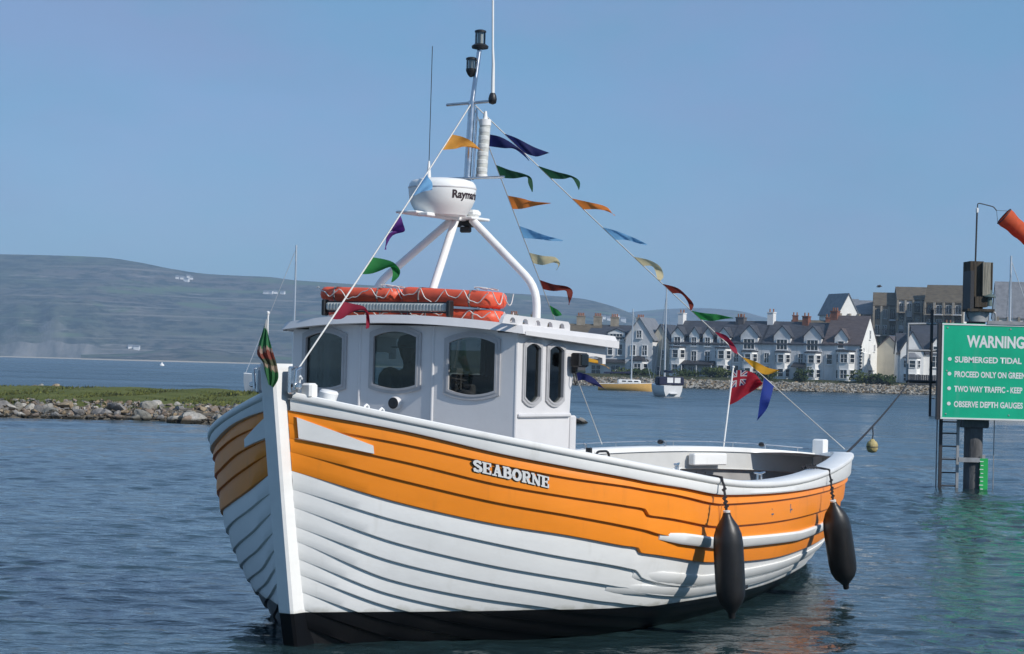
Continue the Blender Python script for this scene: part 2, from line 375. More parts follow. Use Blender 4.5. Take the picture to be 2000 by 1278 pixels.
def rock_meshes(n, mats, seed, sub=2):
    import bmesh
    out = []
    for i in range(n):
        g = random.Random(seed + i); bm = bmesh.new(); bmesh.ops.create_icosphere(bm, subdivisions=sub, radius=1)
        planes = [(Vector((g.gauss(0, 1), g.gauss(0, 1), g.gauss(0, 1))).normalized(), g.uniform(.45, .85)) for _ in range(9)]
        for v in bm.verts:
            for nrm, d in planes:
                k = v.co.dot(nrm)
                if k > d: v.co -= nrm * (k - d)
            v.co += Vector((g.gauss(0, .02), g.gauss(0, .02), g.gauss(0, .02)))
        me = bpy.data.meshes.new('rock_shape'); bm.to_mesh(me); bm.free(); me.materials.append(mats[i % len(mats)])
        me.polygons.foreach_set('use_smooth', [True] * len(me.polygons)); me.set_sharp_from_angle(angle=R(24)); out.append(me)
    return out
def rock_mat(name, a, b, c):
    m = noise_mat(name, [a, b, c], 2.6, bump=.7, bscale=9)
    n = m.node_tree.nodes; l = m.node_tree.links; p = n['Principled BSDF']
    # dark weed and wet below the tide mark
    g = n.new('ShaderNodeNewGeometry'); s = n.new('ShaderNodeSeparateXYZ'); l.new(g.outputs['Position'], s.inputs[0])
    r_ = n.new('ShaderNodeMapRange'); r_.inputs[1].default_value = .16; r_.inputs[2].default_value = .06; l.new(s.outputs['Z'], r_.inputs[0])
    x = n.new('ShaderNodeMix'); x.data_type = 'RGBA'; x.inputs[7].default_value = (.022, .020, .014, 1)
    src = p.inputs['Base Color'].links[0].from_socket; l.new(src, x.inputs[6]); l.new(r_.outputs[0], x.inputs[0]); l.new(x.outputs[2], p.inputs['Base Color'])
    return m
ROCKM = [rock_mat('limestone', (.11, .105, .095), (.24, .23, .20), (.38, .36, .33)), rock_mat('ochre_rock', (.13, .10, .065), (.26, .20, .13), (.36, .30, .21)),
         rock_mat('grey_rock', (.10, .10, .10), (.21, .20, .19), (.32, .31, .30)), rock_mat('brown_rock', (.12, .09, .065), (.23, .18, .14), (.33, .27, .22)),
         rock_mat('pale_rock', (.22, .21, .19), (.37, .35, .31), (.50, .47, .43))]
ROCKS = rock_meshes(15, ROCKM, 100)
def place_rock(x, y, z, s, label, group, flat=.7):
    o = link('boulder', rnd.choice(ROCKS)); o.location = (x, y, z)
    o.scale = (s * rnd.uniform(.8, 1.35), s * rnd.uniform(.8, 1.2), s * rnd.uniform(.55, .95) * flat / .7)
    o.rotation_euler = (rnd.uniform(-.5, .5), rnd.uniform(-.5, .5), rnd.uniform(0, 6.28))
    return tag(o, label, 'boulder', group)
def spit_z(d): return float(np.interp(d, [-3, -.3, 0, 1, 2, 3, 4, 7], [-.7, -.08, .02, .20, .36, .47, .52, .58]))
cells = []
for i in range(74):
    for j in range(4):
        x = -24.5 + i * .235 + rnd.uniform(-.1, .1); d = [-.05, .75, 1.6, 2.6][j] + rnd.uniform(-.3, .3)
        if j == 3 and rnd.random() < .45: continue
        cells.append((x, d, j))
for x, d, j in cells:
    if len([1]) and x > -7.2: continue
    s = rnd.choice([.10, .12, .15, .18, .22]) * (1.0 if rnd.random() < .9 else 1.4)
    lab = 'broken grey and ochre boulder in the rock bank edging the grassy spit'
    place_rock(x, spit_edge(x) + d, spit_z(d) + s * .22, s, lab, 'boulders of the rock bank')
for k, (x, d, s, me, lab) in enumerate([(-10.6, .1, .46, 4, 'large pale flat boulder at the water under the spit, nearest the bow'), (-13.4, 1.2, .40, 2, 'big dark grey boulder halfway up the rock bank'), (-12.3, .15, .42, 0, 'big light grey slab at the waterline of the rock bank')]):
    o = place_rock(x, spit_edge(x) + d, spit_z(d) + .12, s, lab, None, .5); o.data = [m for m in ROCKS if m.materials[0] == ROCKM[me]][0]; o.scale.z = s * .42
for k in range(16):
    x = -23.5 + k * .55 + rnd.uniform(-.3, .3); s = rnd.uniform(.14, .30); y = spit_edge(x) + 25 + rnd.uniform(0, 4)
    place_rock(x * 1.28, y, .55 + s * .3, s, 'weathered boulder on the far edge of the grass spit', 'boulders along the back of the spit')
# loose rubble between the boulders: too small to pick apart
def rubble():
    mb = MB()
    for i in range(2600):
        x = rnd.uniform(-39, -7); d = rnd.uniform(-.35, 3.4); s = rnd.uniform(.05, .13); c = Vector((x, spit_edge(x) + d, spit_z(d) + s * .3))
        vs = [c + Vector((rnd.uniform(-1, 1), rnd.uniform(-1, 1), rnd.uniform(-.6, .9))).normalized() * s * rnd.uniform(.7, 1.2) for _ in range(6)]
        mb.add(vs, [(0, 1, 2), (0, 2, 3), (0, 3, 4), (0, 4, 1), (5, 2, 1), (5, 3, 2), (5, 4, 3), (5, 1, 4)], rnd.randrange(4))
    tag(mb.build('rubble', ROCKM[:4]), 'small broken stones filling the rock bank of the spit', 'rubble', kind='stuff')
rubble()
o = place_rock(2.6, 84, -.02, .62, 'brown weed-topped rock breaking the surface beyond the wheelhouse', None, .5); o.scale.z = .26
o = place_rock(2.95, 84.3, .02, .36, 'small dark rock beside the weed-topped rock in the channel', None, .5)
# ------------------------------------------------------------------ streaks of weather on a painted surface (multiplies its base colour)
def weather(m, col=(.30, .27, .20), amount=.35, sx=9.0, sz=.7, lo=.60, hi=.82, blotch=.0):
    n = m.node_tree.nodes; l = m.node_tree.links; p = n['Principled BSDF']; g = n.new('ShaderNodeTexCoord'); mp_ = n.new('ShaderNodeMapping'); mp_.inputs['Scale'].default_value = (sx, sx, sz)
    q = n.new('ShaderNodeTexNoise'); q.inputs['Scale'].default_value = 1; q.inputs['Detail'].default_value = 7; q.inputs['Roughness'].default_value = .7; l.new(g.outputs['Object'], mp_.inputs[0]); l.new(mp_.outputs[0], q.inputs['Vector'])
    r_ = n.new('ShaderNodeMapRange'); r_.inputs[1].default_value = lo; r_.inputs[2].default_value = hi; r_.inputs[4].default_value = amount; l.new(q.outputs['Fac'], r_.inputs[0])
    x = n.new('ShaderNodeMix'); x.data_type = 'RGBA'; x.inputs[7].default_value = (*col, 1); src = p.inputs['Base Color'].links[0].from_socket
    l.new(src, x.inputs[6]); l.new(r_.outputs[0], x.inputs[0]); l.new(x.outputs[2], p.inputs['Base Color']); return m
# ------------------------------------------------------------------ materials of the boat
M_ORANGE = mat('orange_gloss_paint', (.92, .28, .022), .42, .06, 2.2, bump=.05, bscale=18, stretch=(.35, 1, 1.6), spec=.3)
M_WHITE = mat('white_gloss_paint', (.86, .86, .84), .40, .05, 3.0, bump=.05, bscale=16, stretch=(.4, 1, 1.5), spec=.35)
M_CABIN = mat('cabin_white_gelcoat', (.68, .67, .67), .42, .04, 4.0, bump=.03, bscale=30)
M_DECK = mat('deck_grey_paint', (.36, .36, .36), .7, .15, 5, bump=.15, bscale=60)
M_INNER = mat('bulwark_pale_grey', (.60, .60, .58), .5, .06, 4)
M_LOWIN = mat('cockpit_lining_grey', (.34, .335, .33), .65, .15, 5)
M_FRAME = mat('window_frame_grey', (.44, .435, .44), .45, .08, 12)
M_STEEL = mat('stainless_steel', (.62, .63, .65), .25, .1, 20, metal=1.0)
M_BLACK = mat('black_plastic', (.018, .018, .02), .45, .2, 20)
M_RUBBER = mat('fender_rubber', (.016, .016, .017), .42, .25, 9, bump=.06, bscale=30)
M_ROPEW = mat('white_rope', (.70, .69, .66), .8, .15, 80)
M_ROPEK = mat('black_rope', (.02, .02, .025), .85, .2, 80)
M_GLASS = glass('wheelhouse_glass', (.44, .50, .50), .8)
M_WOOD = mat('varnished_wood', (.16, .075, .03), .4, .3, 8, stretch=(1, 6, 1))
M_LIFE = mat('orange_buoyancy_foam', (.84, .12, .055), .5, .12, 7, bump=.1, bscale=25)
M_BAND = mat('grey_reflective_band', (.30, .28, .27), .5, .1, 20)
weather(M_ORANGE, (.50, .16, .03), .45, 7, .9, .56, .80); weather(M_WHITE, (.52, .50, .44), .40, 8, .8, .58, .82); weather(M_CABIN, (.46, .45, .42), .35, 9, .6, .60, .85)
def hull_paint(name, base):
    "topside paint above the boot line, black antifouling below it (the line is a painted edge stored on the mesh)"
    m = base.copy(); m.name = name; n = m.node_tree.nodes; l = m.node_tree.links; p = n['Principled BSDF']
    a = n.new('ShaderNodeAttribute'); a.attribute_name = 'boot'; g = n.new('ShaderNodeMath'); g.operation = 'GREATER_THAN'; g.inputs[1].default_value = 0
    l.new(a.outputs['Fac'], g.inputs[0]); x = n.new('ShaderNodeMix'); x.data_type = 'RGBA'; x.inputs[6].default_value = (.0035, .0035, .0045, 1)
    src = p.inputs['Base Color'].links[0].from_socket; l.new(src, x.inputs[7]); l.new(g.outputs[0], x.inputs[0]); l.new(x.outputs[2], p.inputs['Base Color'])
    # scum line: weed and salt staining just above the boot line
    sc = n.new('ShaderNodeTexNoise'); sc.inputs['Scale'].default_value = 9; sc.inputs['Detail'].default_value = 6; tc_ = n.new('ShaderNodeTexCoord'); l.new(tc_.outputs['Object'], sc.inputs['Vector'])
    ma = n.new('ShaderNodeMath'); ma.operation = 'MULTIPLY_ADD'; ma.inputs[1].default_value = .12; ma.inputs[2].default_value = -.03; l.new(sc.outputs['Fac'], ma.inputs[0])
    lt = n.new('ShaderNodeMath'); lt.operation = 'SUBTRACT'; l.new(ma.outputs[0], lt.inputs[0]); l.new(a.outputs['Fac'], lt.inputs[1])
    rr_ = n.new('ShaderNodeMapRange'); rr_.inputs[1].default_value = 0; rr_.inputs[2].default_value = .035; rr_.inputs[4].default_value = .45; l.new(lt.outputs[0], rr_.inputs[0])
    x2 = n.new('ShaderNodeMix'); x2.data_type = 'RGBA'; x2.inputs[7].default_value = (.34, .33, .24, 1); l.new(src, x2.inputs[6]); l.new(rr_.outputs[0], x2.inputs[0]); l.new(x2.outputs[2], x.inputs[7])
    return m
M_HWHITE = hull_paint('hull_white_over_black', M_WHITE)

# ------------------------------------------------------------------ hull form (boat frame: x aft from the stem, y to starboard, z up; the waterline is z = .28)
PS = 0.51306728; BOW = (-1.69537824, 15.53265276); DZ = .28; LEN = 10.887
BOAT = Matrix.Translation((BOW[0], BOW[1], -DZ)) @ Matrix.Rotation(math.pi / 2 - PS, 4, 'Z')
def V(u, v, z): return (u, -v, z)          # v is to port (the near side)
def half_b(u):
    t = np.asarray(u, float) / LEN; tm = .23746811
    a = np.clip(1 - t / tm, 0, 1); c = np.clip((t - tm) / (1 - tm), 0, 1)
    return .07 + 2.0592 * np.where(t < tm, np.clip(1 - a ** 1.9505, 1e-9, 1) ** 1.00837, np.clip(1 - c ** 1.92826, 1e-9, 1) ** .83793)
_sp = np.polyfit([0, .33, .67, 1], [2.13623688, 1.46898465, 1.50246798, 1.44242749], 3)
def sheer(u): return np.polyval(_sp, np.asarray(u, float) / LEN)
def stem_u(z): return np.interp(z, [-.75, -.3, 0, .28, .52, 1.05, 1.56, 2.14, 2.5], [1.6, .8, .5, .38, .32, .22, .13, .03, -.02])
def stern_u(z): return np.interp(z, [-.75, -.3, .1, .4, .8, 1.44, 1.7], [8.0, 9.2, 9.95, 10.3, 10.62, LEN, LEN + .02])
def fullness(uu): return np.interp(uu, [0, .3, .7, 1.5, 2.5, 5, 8, LEN], [1.0, .80, .62, .50, .45, .45, .55, .95])
def hull_pt(uu, z, side, off=0.0):
    "uu runs 0..LEN from stem to stern at any height"
    s = float(sheer(uu)); k = max(.03, min(1., (z + .10) / (s + .10))); k = 1 - (1 - k) ** 2.5
    u = float(stem_u(z)) + uu / LEN * float(stern_u(z) - stem_u(z)); y = float(half_b(uu)) * k ** float(fullness(uu)) + off
    return (u, -side * y, z)               # side +1 = port (near)
UC = [0, .45, .95, 1.35, 1.8, 1.92, 1.96, 2.1, 3.1, 5.5, LEN]
LINES = [
 [2.0, 1.875, 1.712, 1.62, 1.535, 1.512, 1.506, 1.487, 1.376, 1.328, 1.32],
 [1.905, 1.780, 1.630, 1.541, 1.473, 1.452, 1.446, 1.426, 1.302, 1.268, 1.26],
 [1.797, 1.652, 1.483, 1.40, 1.325, 1.303, 1.258, 1.238, 1.122, 1.082, 1.08],
 [1.70, 1.511, 1.348, 1.263, 1.172, 1.148, 1.14, 1.105, .975, .90, .92],
 [1.561, 1.343, 1.189, 1.112, 1.022, 1.004, .966, .945, .827, .739, .76],
 [1.426, 1.207, 1.046, .948, .863, .838, .83, .75, .634, .608, .63],
 [1.294, 1.044, .881, .793, .713, .692, .688, .645, .55, .51, .52],
 [1.154, .903, .75, .667, .586, .57, .566, .545, .46, .43, .44],
 [1.047, .766, .626, .557, .48, .47, .466, .45, .37, .34, .36],
 [.918, .662, .52, .45, .385, .375, .37, .36, .28, .25, .27],
 [.803, .57, .42, .35, .29, .28, .275, .265, .18, .15, .17],
 [.677, .46, .32, .25, .19, .18, .175, .165, .08, .05, .07],
 [.55, .35, .21, .14, .08, .07, .065, .055, -.03, -.06, -.04],
 [.41, .22, .08, .0, -.06, -.07, -.075, -.08, -.16, -.19, -.17]]
US = np.unique(np.concatenate([np.linspace(0, .6, 16), np.linspace(.6, 3.2, 40), np.linspace(3.2, LEN, 44), [1.91, 1.92, 1.94, 1.96, 1.97]]))
LZ = [pchip(US, UC, l) for l in LINES]
def boot_z(uu): return np.interp(uu, [0, 1.4, 3.1, 5.5, LEN], [.517, .53, .50, .455, .43])

boat = thing('fishing_boat', 'orange and white clinker fishing boat named SEABORNE with white wheelhouse', 'boat', BOAT)
def strake(k, side, m):
    zt = LZ[k - 1]; zb = LZ[k]; P = []
    for i, uu in enumerate(US):
        f = min(1, uu / .30); f = f * f * (3 - 2 * f); lap = .004 + .024 * f
        t, b = zt[i], zb[i]
        P.append([hull_pt(uu, t, side, .000), hull_pt(uu, t * .5 + b * .5, side, lap * .5 + .004), hull_pt(uu, b + .003, side, lap), hull_pt(uu, b, side, lap - .002), hull_pt(uu, b + .0005, side, -.012)])
    mb = MB(); mb.grid(P, flip=(side > 0)); me = mb.mesh('strake', m, 22)
    a = me.attributes.new('boot', 'FLOAT', 'POINT'); vals = []
    for i, uu in enumerate(US):
        for q in P[i]: vals.append(q[2] - float(boot_z(uu)))
    a.data.foreach_set('value', vals)
    return link('strake', me, boat)
for side in (1, -1):
    for k in range(1, len(LZ)):
        strake(k, side, M_ORANGE if k <= 4 else M_HWHITE)
    # bottom below the last plank
    P = [[hull_pt(uu, LZ[-1][i] + .005, side, -.002), hull_pt(uu, min(-.3, LZ[-1][i] - .1), side), hull_pt(uu, -.74, side)] for i, uu in enumerate(US)]
    mb = MB(); mb.grid(P, flip=(side > 0)); mb.build('hull_bottom', M_BLACK, boat, 60)
    # rubbing band under the gunwale, with its cap
    P = []
    for i, uu in enumerate(US):
        s = float(sheer(uu)); gb = LZ[0][i]; f = min(1, uu / .2)
        P.append([hull_pt(uu, s - .050, side, .02), hull_pt(uu, s - .058, side, .030 + .012 * f), hull_pt(uu, gb + .012, side, .030 + .018 * f), hull_pt(uu, gb, side, .024 + .018 * f), hull_pt(uu, gb + .004, side, -.02)])
    mb = MB(); mb.grid(P, flip=(side > 0)); mb.build('rubbing_band', M_WHITE, boat, 35)
    P = []
    for i, uu in enumerate(US):
        s = float(sheer(uu)); w = min(.17, float(half_b(uu)) * .8 + .02); b0 = float(half_b(uu))
        q = lambda off, z: (hull_pt(uu, s, side)[0], -side * (b0 + off), z)
        P.append([q(-w, s - .05), q(-w, s - .004), q(-w + .006, s), q(.040, s + .002), q(.056, s - .006), q(.062, s - .026), q(.056, s - .044), q(.044, s - .052), q(.0, s - .054)])
    mb = MB(); mb.grid(P, flip=(side > 0)); mb.build('gunwale_cap', M_WHITE, boat, 40)
    # inside of the bulwark: pale upper band, darker lining below a ledge
    U2 = [u for u in US if 2.6 <= u <= 10.75]
    P = []; Q = []
    for uu in U2:
        s = float(sheer(uu)); b0 = float(half_b(uu)); x = hull_pt(uu, s, side)[0]
        w = min(.15, b0 * .7)
        P.append([(x, -side * (b0 - w), s - .045), (x, -side * (b0 - w), s - .235), (x, -side * max(.01, b0 - w - .02), s - .245), (x, -side * max(.01, b0 - w + .05), s - .255)])
        yl = abs(hull_pt(uu, .72, side)[1]) - .06
        Q.append([(x, -side * min(b0 - w + .05, max(.01, b0 - .07)), s - .25), (x, -side * max(.0, min(b0 - w, yl)), .70)])
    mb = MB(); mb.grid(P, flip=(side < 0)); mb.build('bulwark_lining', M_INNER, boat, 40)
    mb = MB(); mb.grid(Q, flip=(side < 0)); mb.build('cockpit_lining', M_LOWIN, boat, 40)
# foredeck, cockpit sole, after deck
def deck(u0, u1, zf, name, m, n=24, inset=.12):
    P = []
    for uu in np.linspace(u0, u1, n):
        z = zf(uu); q = hull_pt(uu, z, 1); b0 = max(.02, abs(q[1]) - inset); x = q[0]
        P.append([(x, b0 * k, z + .03 * (1 - k * k)) for k in (-1, -.6, -.2, .2, .6, 1)])
    mb = MB(); mb.grid(P); return mb.build(name, m, boat, 50)
deck(.05, 2.66, lambda u: float(sheer(u)) - .09, 'foredeck', M_DECK)
deck(2.5, 10.7, lambda u: .72, 'cockpit_sole', M_DECK, inset=.1)
deck(9.9, 10.85, lambda u: float(sheer(u)) - .06, 'after_deck', M_WHITE, 8, .1)
mb = MB(); mb.box((2.64, 0, 1.1), (.04, 3.3, .8)); mb.build('break_bulkhead', M_INNER, boat)
# stem and keel
def stem_section(z, top=False):
    u = float(stem_u(z)); w = .066; d = .125
    return [(u - d, -w * .72, z), (u - d + .018, -w, z), (u + .10, -w - .006, z), (u + .10, w + .006, z), (u - d + .018, w, z), (u - d, w * .72, z)]
def stem_mesh(zs, shift=0):
    mb = MB(); P = [stem_section(z) for z in zs]; P = [r + [r[0]] for r in P]; mb.grid(P); mb.add(P[-1][:6], [(0, 1, 2, 3, 4, 5)]); return mb
me = stem_mesh([-.6, -.3, 0, .28, .517, .519, .8, 1.2, 1.6, 2.0, 2.20, 2.325, 2.335]).mesh('stem', M_HWHITE, 40)
a = me.attributes.new('boot', 'FLOAT', 'POINT'); a.data.foreach_set('value', [v.co.z - .518 for v in me.vertices]); link('stem', me, boat)
mb = MB(); mb.box((5.0, 0, -.85), (7.6, .14, .3)); mb.build('keel', M_BLACK, boat)
# knee plates: white triangles either side of the stem
for side in (1, -1):
    top = [(.02, 1.905), (.46, 1.742)]; bot = [(.02, 1.80), (.49, 1.652)]
    P = []
    for k in np.linspace(0, 1, 12):
        uu = .02 + k * .31; zt = 1.905 - .15 * k; zb = float(pchip([uu], UC, LINES[2])[0]) + .004
        zt = 1.955 * (1 - k) + 1.762 * k
        P.append([hull_pt(uu, zt, side, .002), hull_pt(uu, zt - .004, side, .036), hull_pt(uu, zb + .004, side, .040), hull_pt(uu, zb, side, .002)])
    mb = MB(); mb.grid(P, flip=(side > 0)); e = P[-1]; mb.add(e, [(0, 1, 2, 3)]); mb.build('bow_knee_plate', M_WHITE, boat, 30)
# white rubbing rails along the quarter (upper on orange, lower two on white)
def rail(u0, u1, zf, h, off, name, side, m=M_WHITE):
    P = []; un = np.linspace(u0, u1, 46)
    for i, uu in enumerate(un):
        e = min(1, (i + .15) / 2.0, (len(un) - 1 - i + .3) / 2); z = zf(uu); hh = h * (.55 + .45 * e) / 2; o = off * e + .012
        P.append([hull_pt(uu, z + hh, side, .0), hull_pt(uu, z + hh, side, o * .8), hull_pt(uu, z + hh * .6, side, o), hull_pt(uu, z - hh * .6, side, o), hull_pt(uu, z - hh, side, o * .75), hull_pt(uu, z - hh, side, .0)])
    mb = MB(); mb.grid(P, flip=(side > 0)); mb.add(P[0], [(0, 1, 2, 3, 4, 5)]); mb.add(P[-1], [(5, 4, 3, 2, 1, 0)]); return mb.build(name, m, boat, 35)
f2 = lambda uu: float(np.interp(uu, [1.9, 2.1, 3.1, 5.5, LEN], [1.11, 1.09, .982, .905, .92]))
f4 = lambda uu: float(np.interp(uu, [1.8, 2.1, 3.1, 5.5, LEN], [.80, .775, .672, .632, .65]))
f5 = lambda uu: float(np.interp(uu, [1.6, 2.1, 3.1, 5.5, LEN], [.70, .665, .572, .535, .55]))
for side in (1, -1):
    rail(2.12, 7.9, f2, .088, .042, 'rubbing_rail', side)
    rail(1.98, 9.0, f4, .085, .022, 'rubbing_rail', side)
    rail(1.80, 6.5, f5, .075, .016, 'rubbing_rail', side)
# plank butt joints and the exhaust outlet near the stern
for uu in (3.02, 6.9):
    mb = MB(); zz = np.linspace(1.31, 1.10, 5) if uu < 4 else np.linspace(1.30, 1.0, 5)
    P = [[hull_pt(uu - .006, z, 1, .029), hull_pt(uu + .006, z, 1, .029)] for z in zz]; mb.grid(P); mb.build('butt_joint', mat('joint_brown', (.30, .10, .01), .6), boat)  # thin brown-orange strip marks each joint
mb = MB(); p0 = Vector(hull_pt(4.55, .515, 1, .03)); mb.bevbox(p0, (.13, .02, .045), .012, M=Matrix.Translation(p0) @ Matrix.Rotation(R(8), 4, 'Z')); mb.build('drain_outlet', M_BLACK, boat)
for uu, dz in ((4.35, 0), (4.95, .01)):
    mb = MB(); p0 = Vector(hull_pt(uu, 1.17 + dz, 1, .012)); mb.box(p0, (.015, .012, .075)); mb.box(p0 + Vector((.0, -.008, -.01)), (.05, .01, .012)); mb.build('hull_fitting', M_STEEL, boat)
# stern post head
mb = MB(); mb.bevbox((10.80, 0, 1.45), (.14, .15, .34), .015); mb.build('stern_post', M_WHITE, boat)
P = []
mb = MB()
for z in (1.40, .8, .4, .1, -.3): 
    u = float(stern_u(z)); P.append([(u - .05, -.07, z), (u + .05, -.06, z), (u + .05, .06, z), (u - .05, .07, z), (u - .05, -.07, z)])
mb.grid(P, flip=True); me = mb.mesh('stern_timber', M_HWHITE, 40); a = me.attributes.new('boot', 'FLOAT', 'POINT'); a.data.foreach_set('value', [v.co.z - .43 for v in me.vertices]); link('stern_timber', me, boat)

# ------------------------------------------------------------------ name on the bow: slab-serif letters laid on the planking
def stroke_poly(pts, w):
    "thick polyline as quads"
    out = []
    for (x0, y0), (x1, y1) in zip(pts[:-1], pts[1:]):
        dx, dy = x1 - x0, y1 - y0; L_ = math.hypot(dx, dy) or 1; nx, ny = -dy / L_ * w / 2, dx / L_ * w / 2; ex, ey = dx / L_ * w * .22, dy / L_ * w * .22
        out.append([(x0 - ex - nx, y0 - ey - ny), (x1 + ex - nx, y1 + ey - ny), (x1 + ex + nx, y1 + ey + ny), (x0 - ex + nx, y0 - ey + ny)])
    return out
def arc(cx, cy, rx, ry, a0, a1, n=10): return [(cx + rx * math.cos(R(a0 + (a1 - a0) * i / n)), cy + ry * math.sin(R(a0 + (a1 - a0) * i / n))) for i in range(n + 1)]
W_ = .24; T_ = .13
GLY = {
 'S': (.66, [(arc(.33, .74, .22, .19, 20, 270), W_ * .9), (arc(.33, .29, .23, .21, 90, -160), W_ * .95), ([(.53, .98), (.53, .74)], T_), ([(.11, .28), (.11, .02)], T_)]),
 'E': (.72, [([(.2, .05), (.2, .95)], W_), ([(.04, .94), (.64, .94)], T_), ([(.04, .06), (.64, .06)], T_), ([(.25, .51), (.50, .51)], T_), ([(.61, .96), (.61, .70)], T_), ([(.61, .04), (.61, .32)], T_), ([(.50, .62), (.50, .40)], T_ * .8)]),
 'A': (.80, [([(.20, .06), (.40, .96)], T_), ([(.42, .96), (.62, .06)], W_), ([(.26, .34), (.58, .34)], T_), ([(.04, .05), (.34, .05)], T_), ([(.48, .05), (.80, .05)], T_)]),
 'B': (.74, [([(.2, .05), (.2, .95)], W_), ([(.04, .94), (.42, .94)], T_), ([(.04, .06), (.44, .06)], T_), ([(.25, .52), (.42, .52)], T_), (arc(.42, .73, .17, .20, 90, -90), W_ * .85), (arc(.43, .29, .20, .22, 90, -90), W_ * .9)]),
 'O': (.78, [(arc(.39, .5, .27, .41, 0, 360, 20), W_)]),
 'R': (.78, [([(.2, .05), (.2, .95)], W_), ([(.04, .94), (.42, .94)], T_), ([(.04, .05), (.36, .05)], T_), ([(.25, .48), (.42, .48)], T_), (arc(.42, .71, .18, .22, 90, -90), W_ * .85), ([(.44, .46), (.62, .06)], W_ * .9), ([(.60, .05), (.76, .07)], T_)]),
 'N': (.82, [([(.17, .05), (.17, .95)], T_), ([(.15, .95), (.64, .06)], W_), ([(.66, .05), (.66, .95)], T_), ([(.03, .95), (.20, .95)], T_), ([(.03, .05), (.31, .05)], T_), ([(.52, .95), (.80, .95)], T_)])}
def hull_text(word, u0, u1, zc0, zc1, hgt, side):
    tot = sum(GLY[c][0] for c in word); fx = MB(); bx_ = MB(); x = 0; lay = 0
    for c in word:
        for pts, w in GLY[c][1]:
            for grow, mb, off in ((.10, bx_, .027), (0, fx, .034)):
                for q in stroke_poly(pts, w + grow):
                    lay += 1; vs = []
                    for px, py in q:
                        k = (x + px) / tot; uu = u0 + (u1 - u0) * k; z = zc0 + (zc1 - zc0) * k + (py - .5) * hgt
                        vs.append(hull_pt(uu, z, side, off + (lay % 37) * .00006))
                    mb.add(vs, [(0, 1, 2, 3)])
        x += GLY[c][0]
    m2 = mat('letter_black', (.015, .012, .02), .5); 
    b_ = bx_.build('name_outline', m2, boat); f_ = fx.build('name_lettering', M_WHITE, boat); return b_, f_
hull_text('SEABORNE', .79, 1.207, 1.628, 1.506, .084, 1)
# ------------------------------------------------------------------ wheelhouse
def arch_win(cx, hw, z0, z1, rise_t, rise_b, n=7, ins=0.0):
    "window outline with cambered head and sill, counter-clockwise"
    hw -= ins; z0 += ins; z1 -= ins; p = []
    for i in range(n + 1):
        a = -1 + 2 * i / n; p.append((cx + hw * a, z0 - rise_b * (1 - a * a)))
    for i in range(n + 1):
        a = 1 - 2 * i / n; p.append((cx + hw * a, z1 + rise_t * (1 - a * a)))
    return p
def face_matrix(p0, p1):
    "local X from p0 to p1 (plan points u,v), local Y up, local Z outward (to the left-hand rule used below)"
    a = Vector(V(p0[0], p0[1], 0)); b = Vector(V(p1[0], p1[1], 0)); x = (b - a).normalized(); y = Vector((0, 0, 1)); z = x.cross(y)
    return Matrix(((x.x, y.x, z.x, a.x), (x.y, y.y, z.y, a.y), (x.z, y.z, z.z, a.z), (0, 0, 0, 1))), (b - a).length
def wall_panel(name, p0, p1, outline, wins, m=M_CABIN, th=.04, frame_w=.034):
    M, L_ = face_matrix(p0, p1); outer = outline(L_)
    mb = MB(); mb.plate(outer, [w[0][::-1] for w in wins], th, M); pan = mb.build(name, m, boat)
    for hole, ins in wins:
        cx = sum(p[0] for p in hole) / len(hole); cz = sum(p[1] for p in hole) / len(hole)
        hx = max(p[0] for p in hole) - cx; hz = (max(p[1] for p in hole) - min(p[1] for p in hole)) / 2
        def sc(d): return [(cx + (p[0] - cx) * (hx + d) / hx, cz + (p[1] - cz) * (hz + d) / hz) for p in hole]
        fr = MB(); fr.plate(sc(.004), [sc(-frame_w)[::-1]], .034, M @ Matrix.Translation((0, 0, .014))); fr.plate(sc(-frame_w * .62), [sc(-frame_w - .004)[::-1]], .03, M @ Matrix.Translation((0, 0, .019)))
        f = fr.build('window_frame', M_FRAME, boat)
        gl = MB(); gl.plate(sc(-frame_w + .004), [], .006, M @ Matrix.Translation((0, 0, -.006))); gl.build('window_pane', M_GLASS, f)
    return pan
WB, WC, UF, UCN = .344, 1.046, 1.605, 1.69
ZB, ZT = 1.42, 2.66
rect = lambda L_: [(0, ZB), (L_, ZB), (L_, ZT), (0, ZT)]
wl_ = math.hypot(WC - WB, UCN - UF)
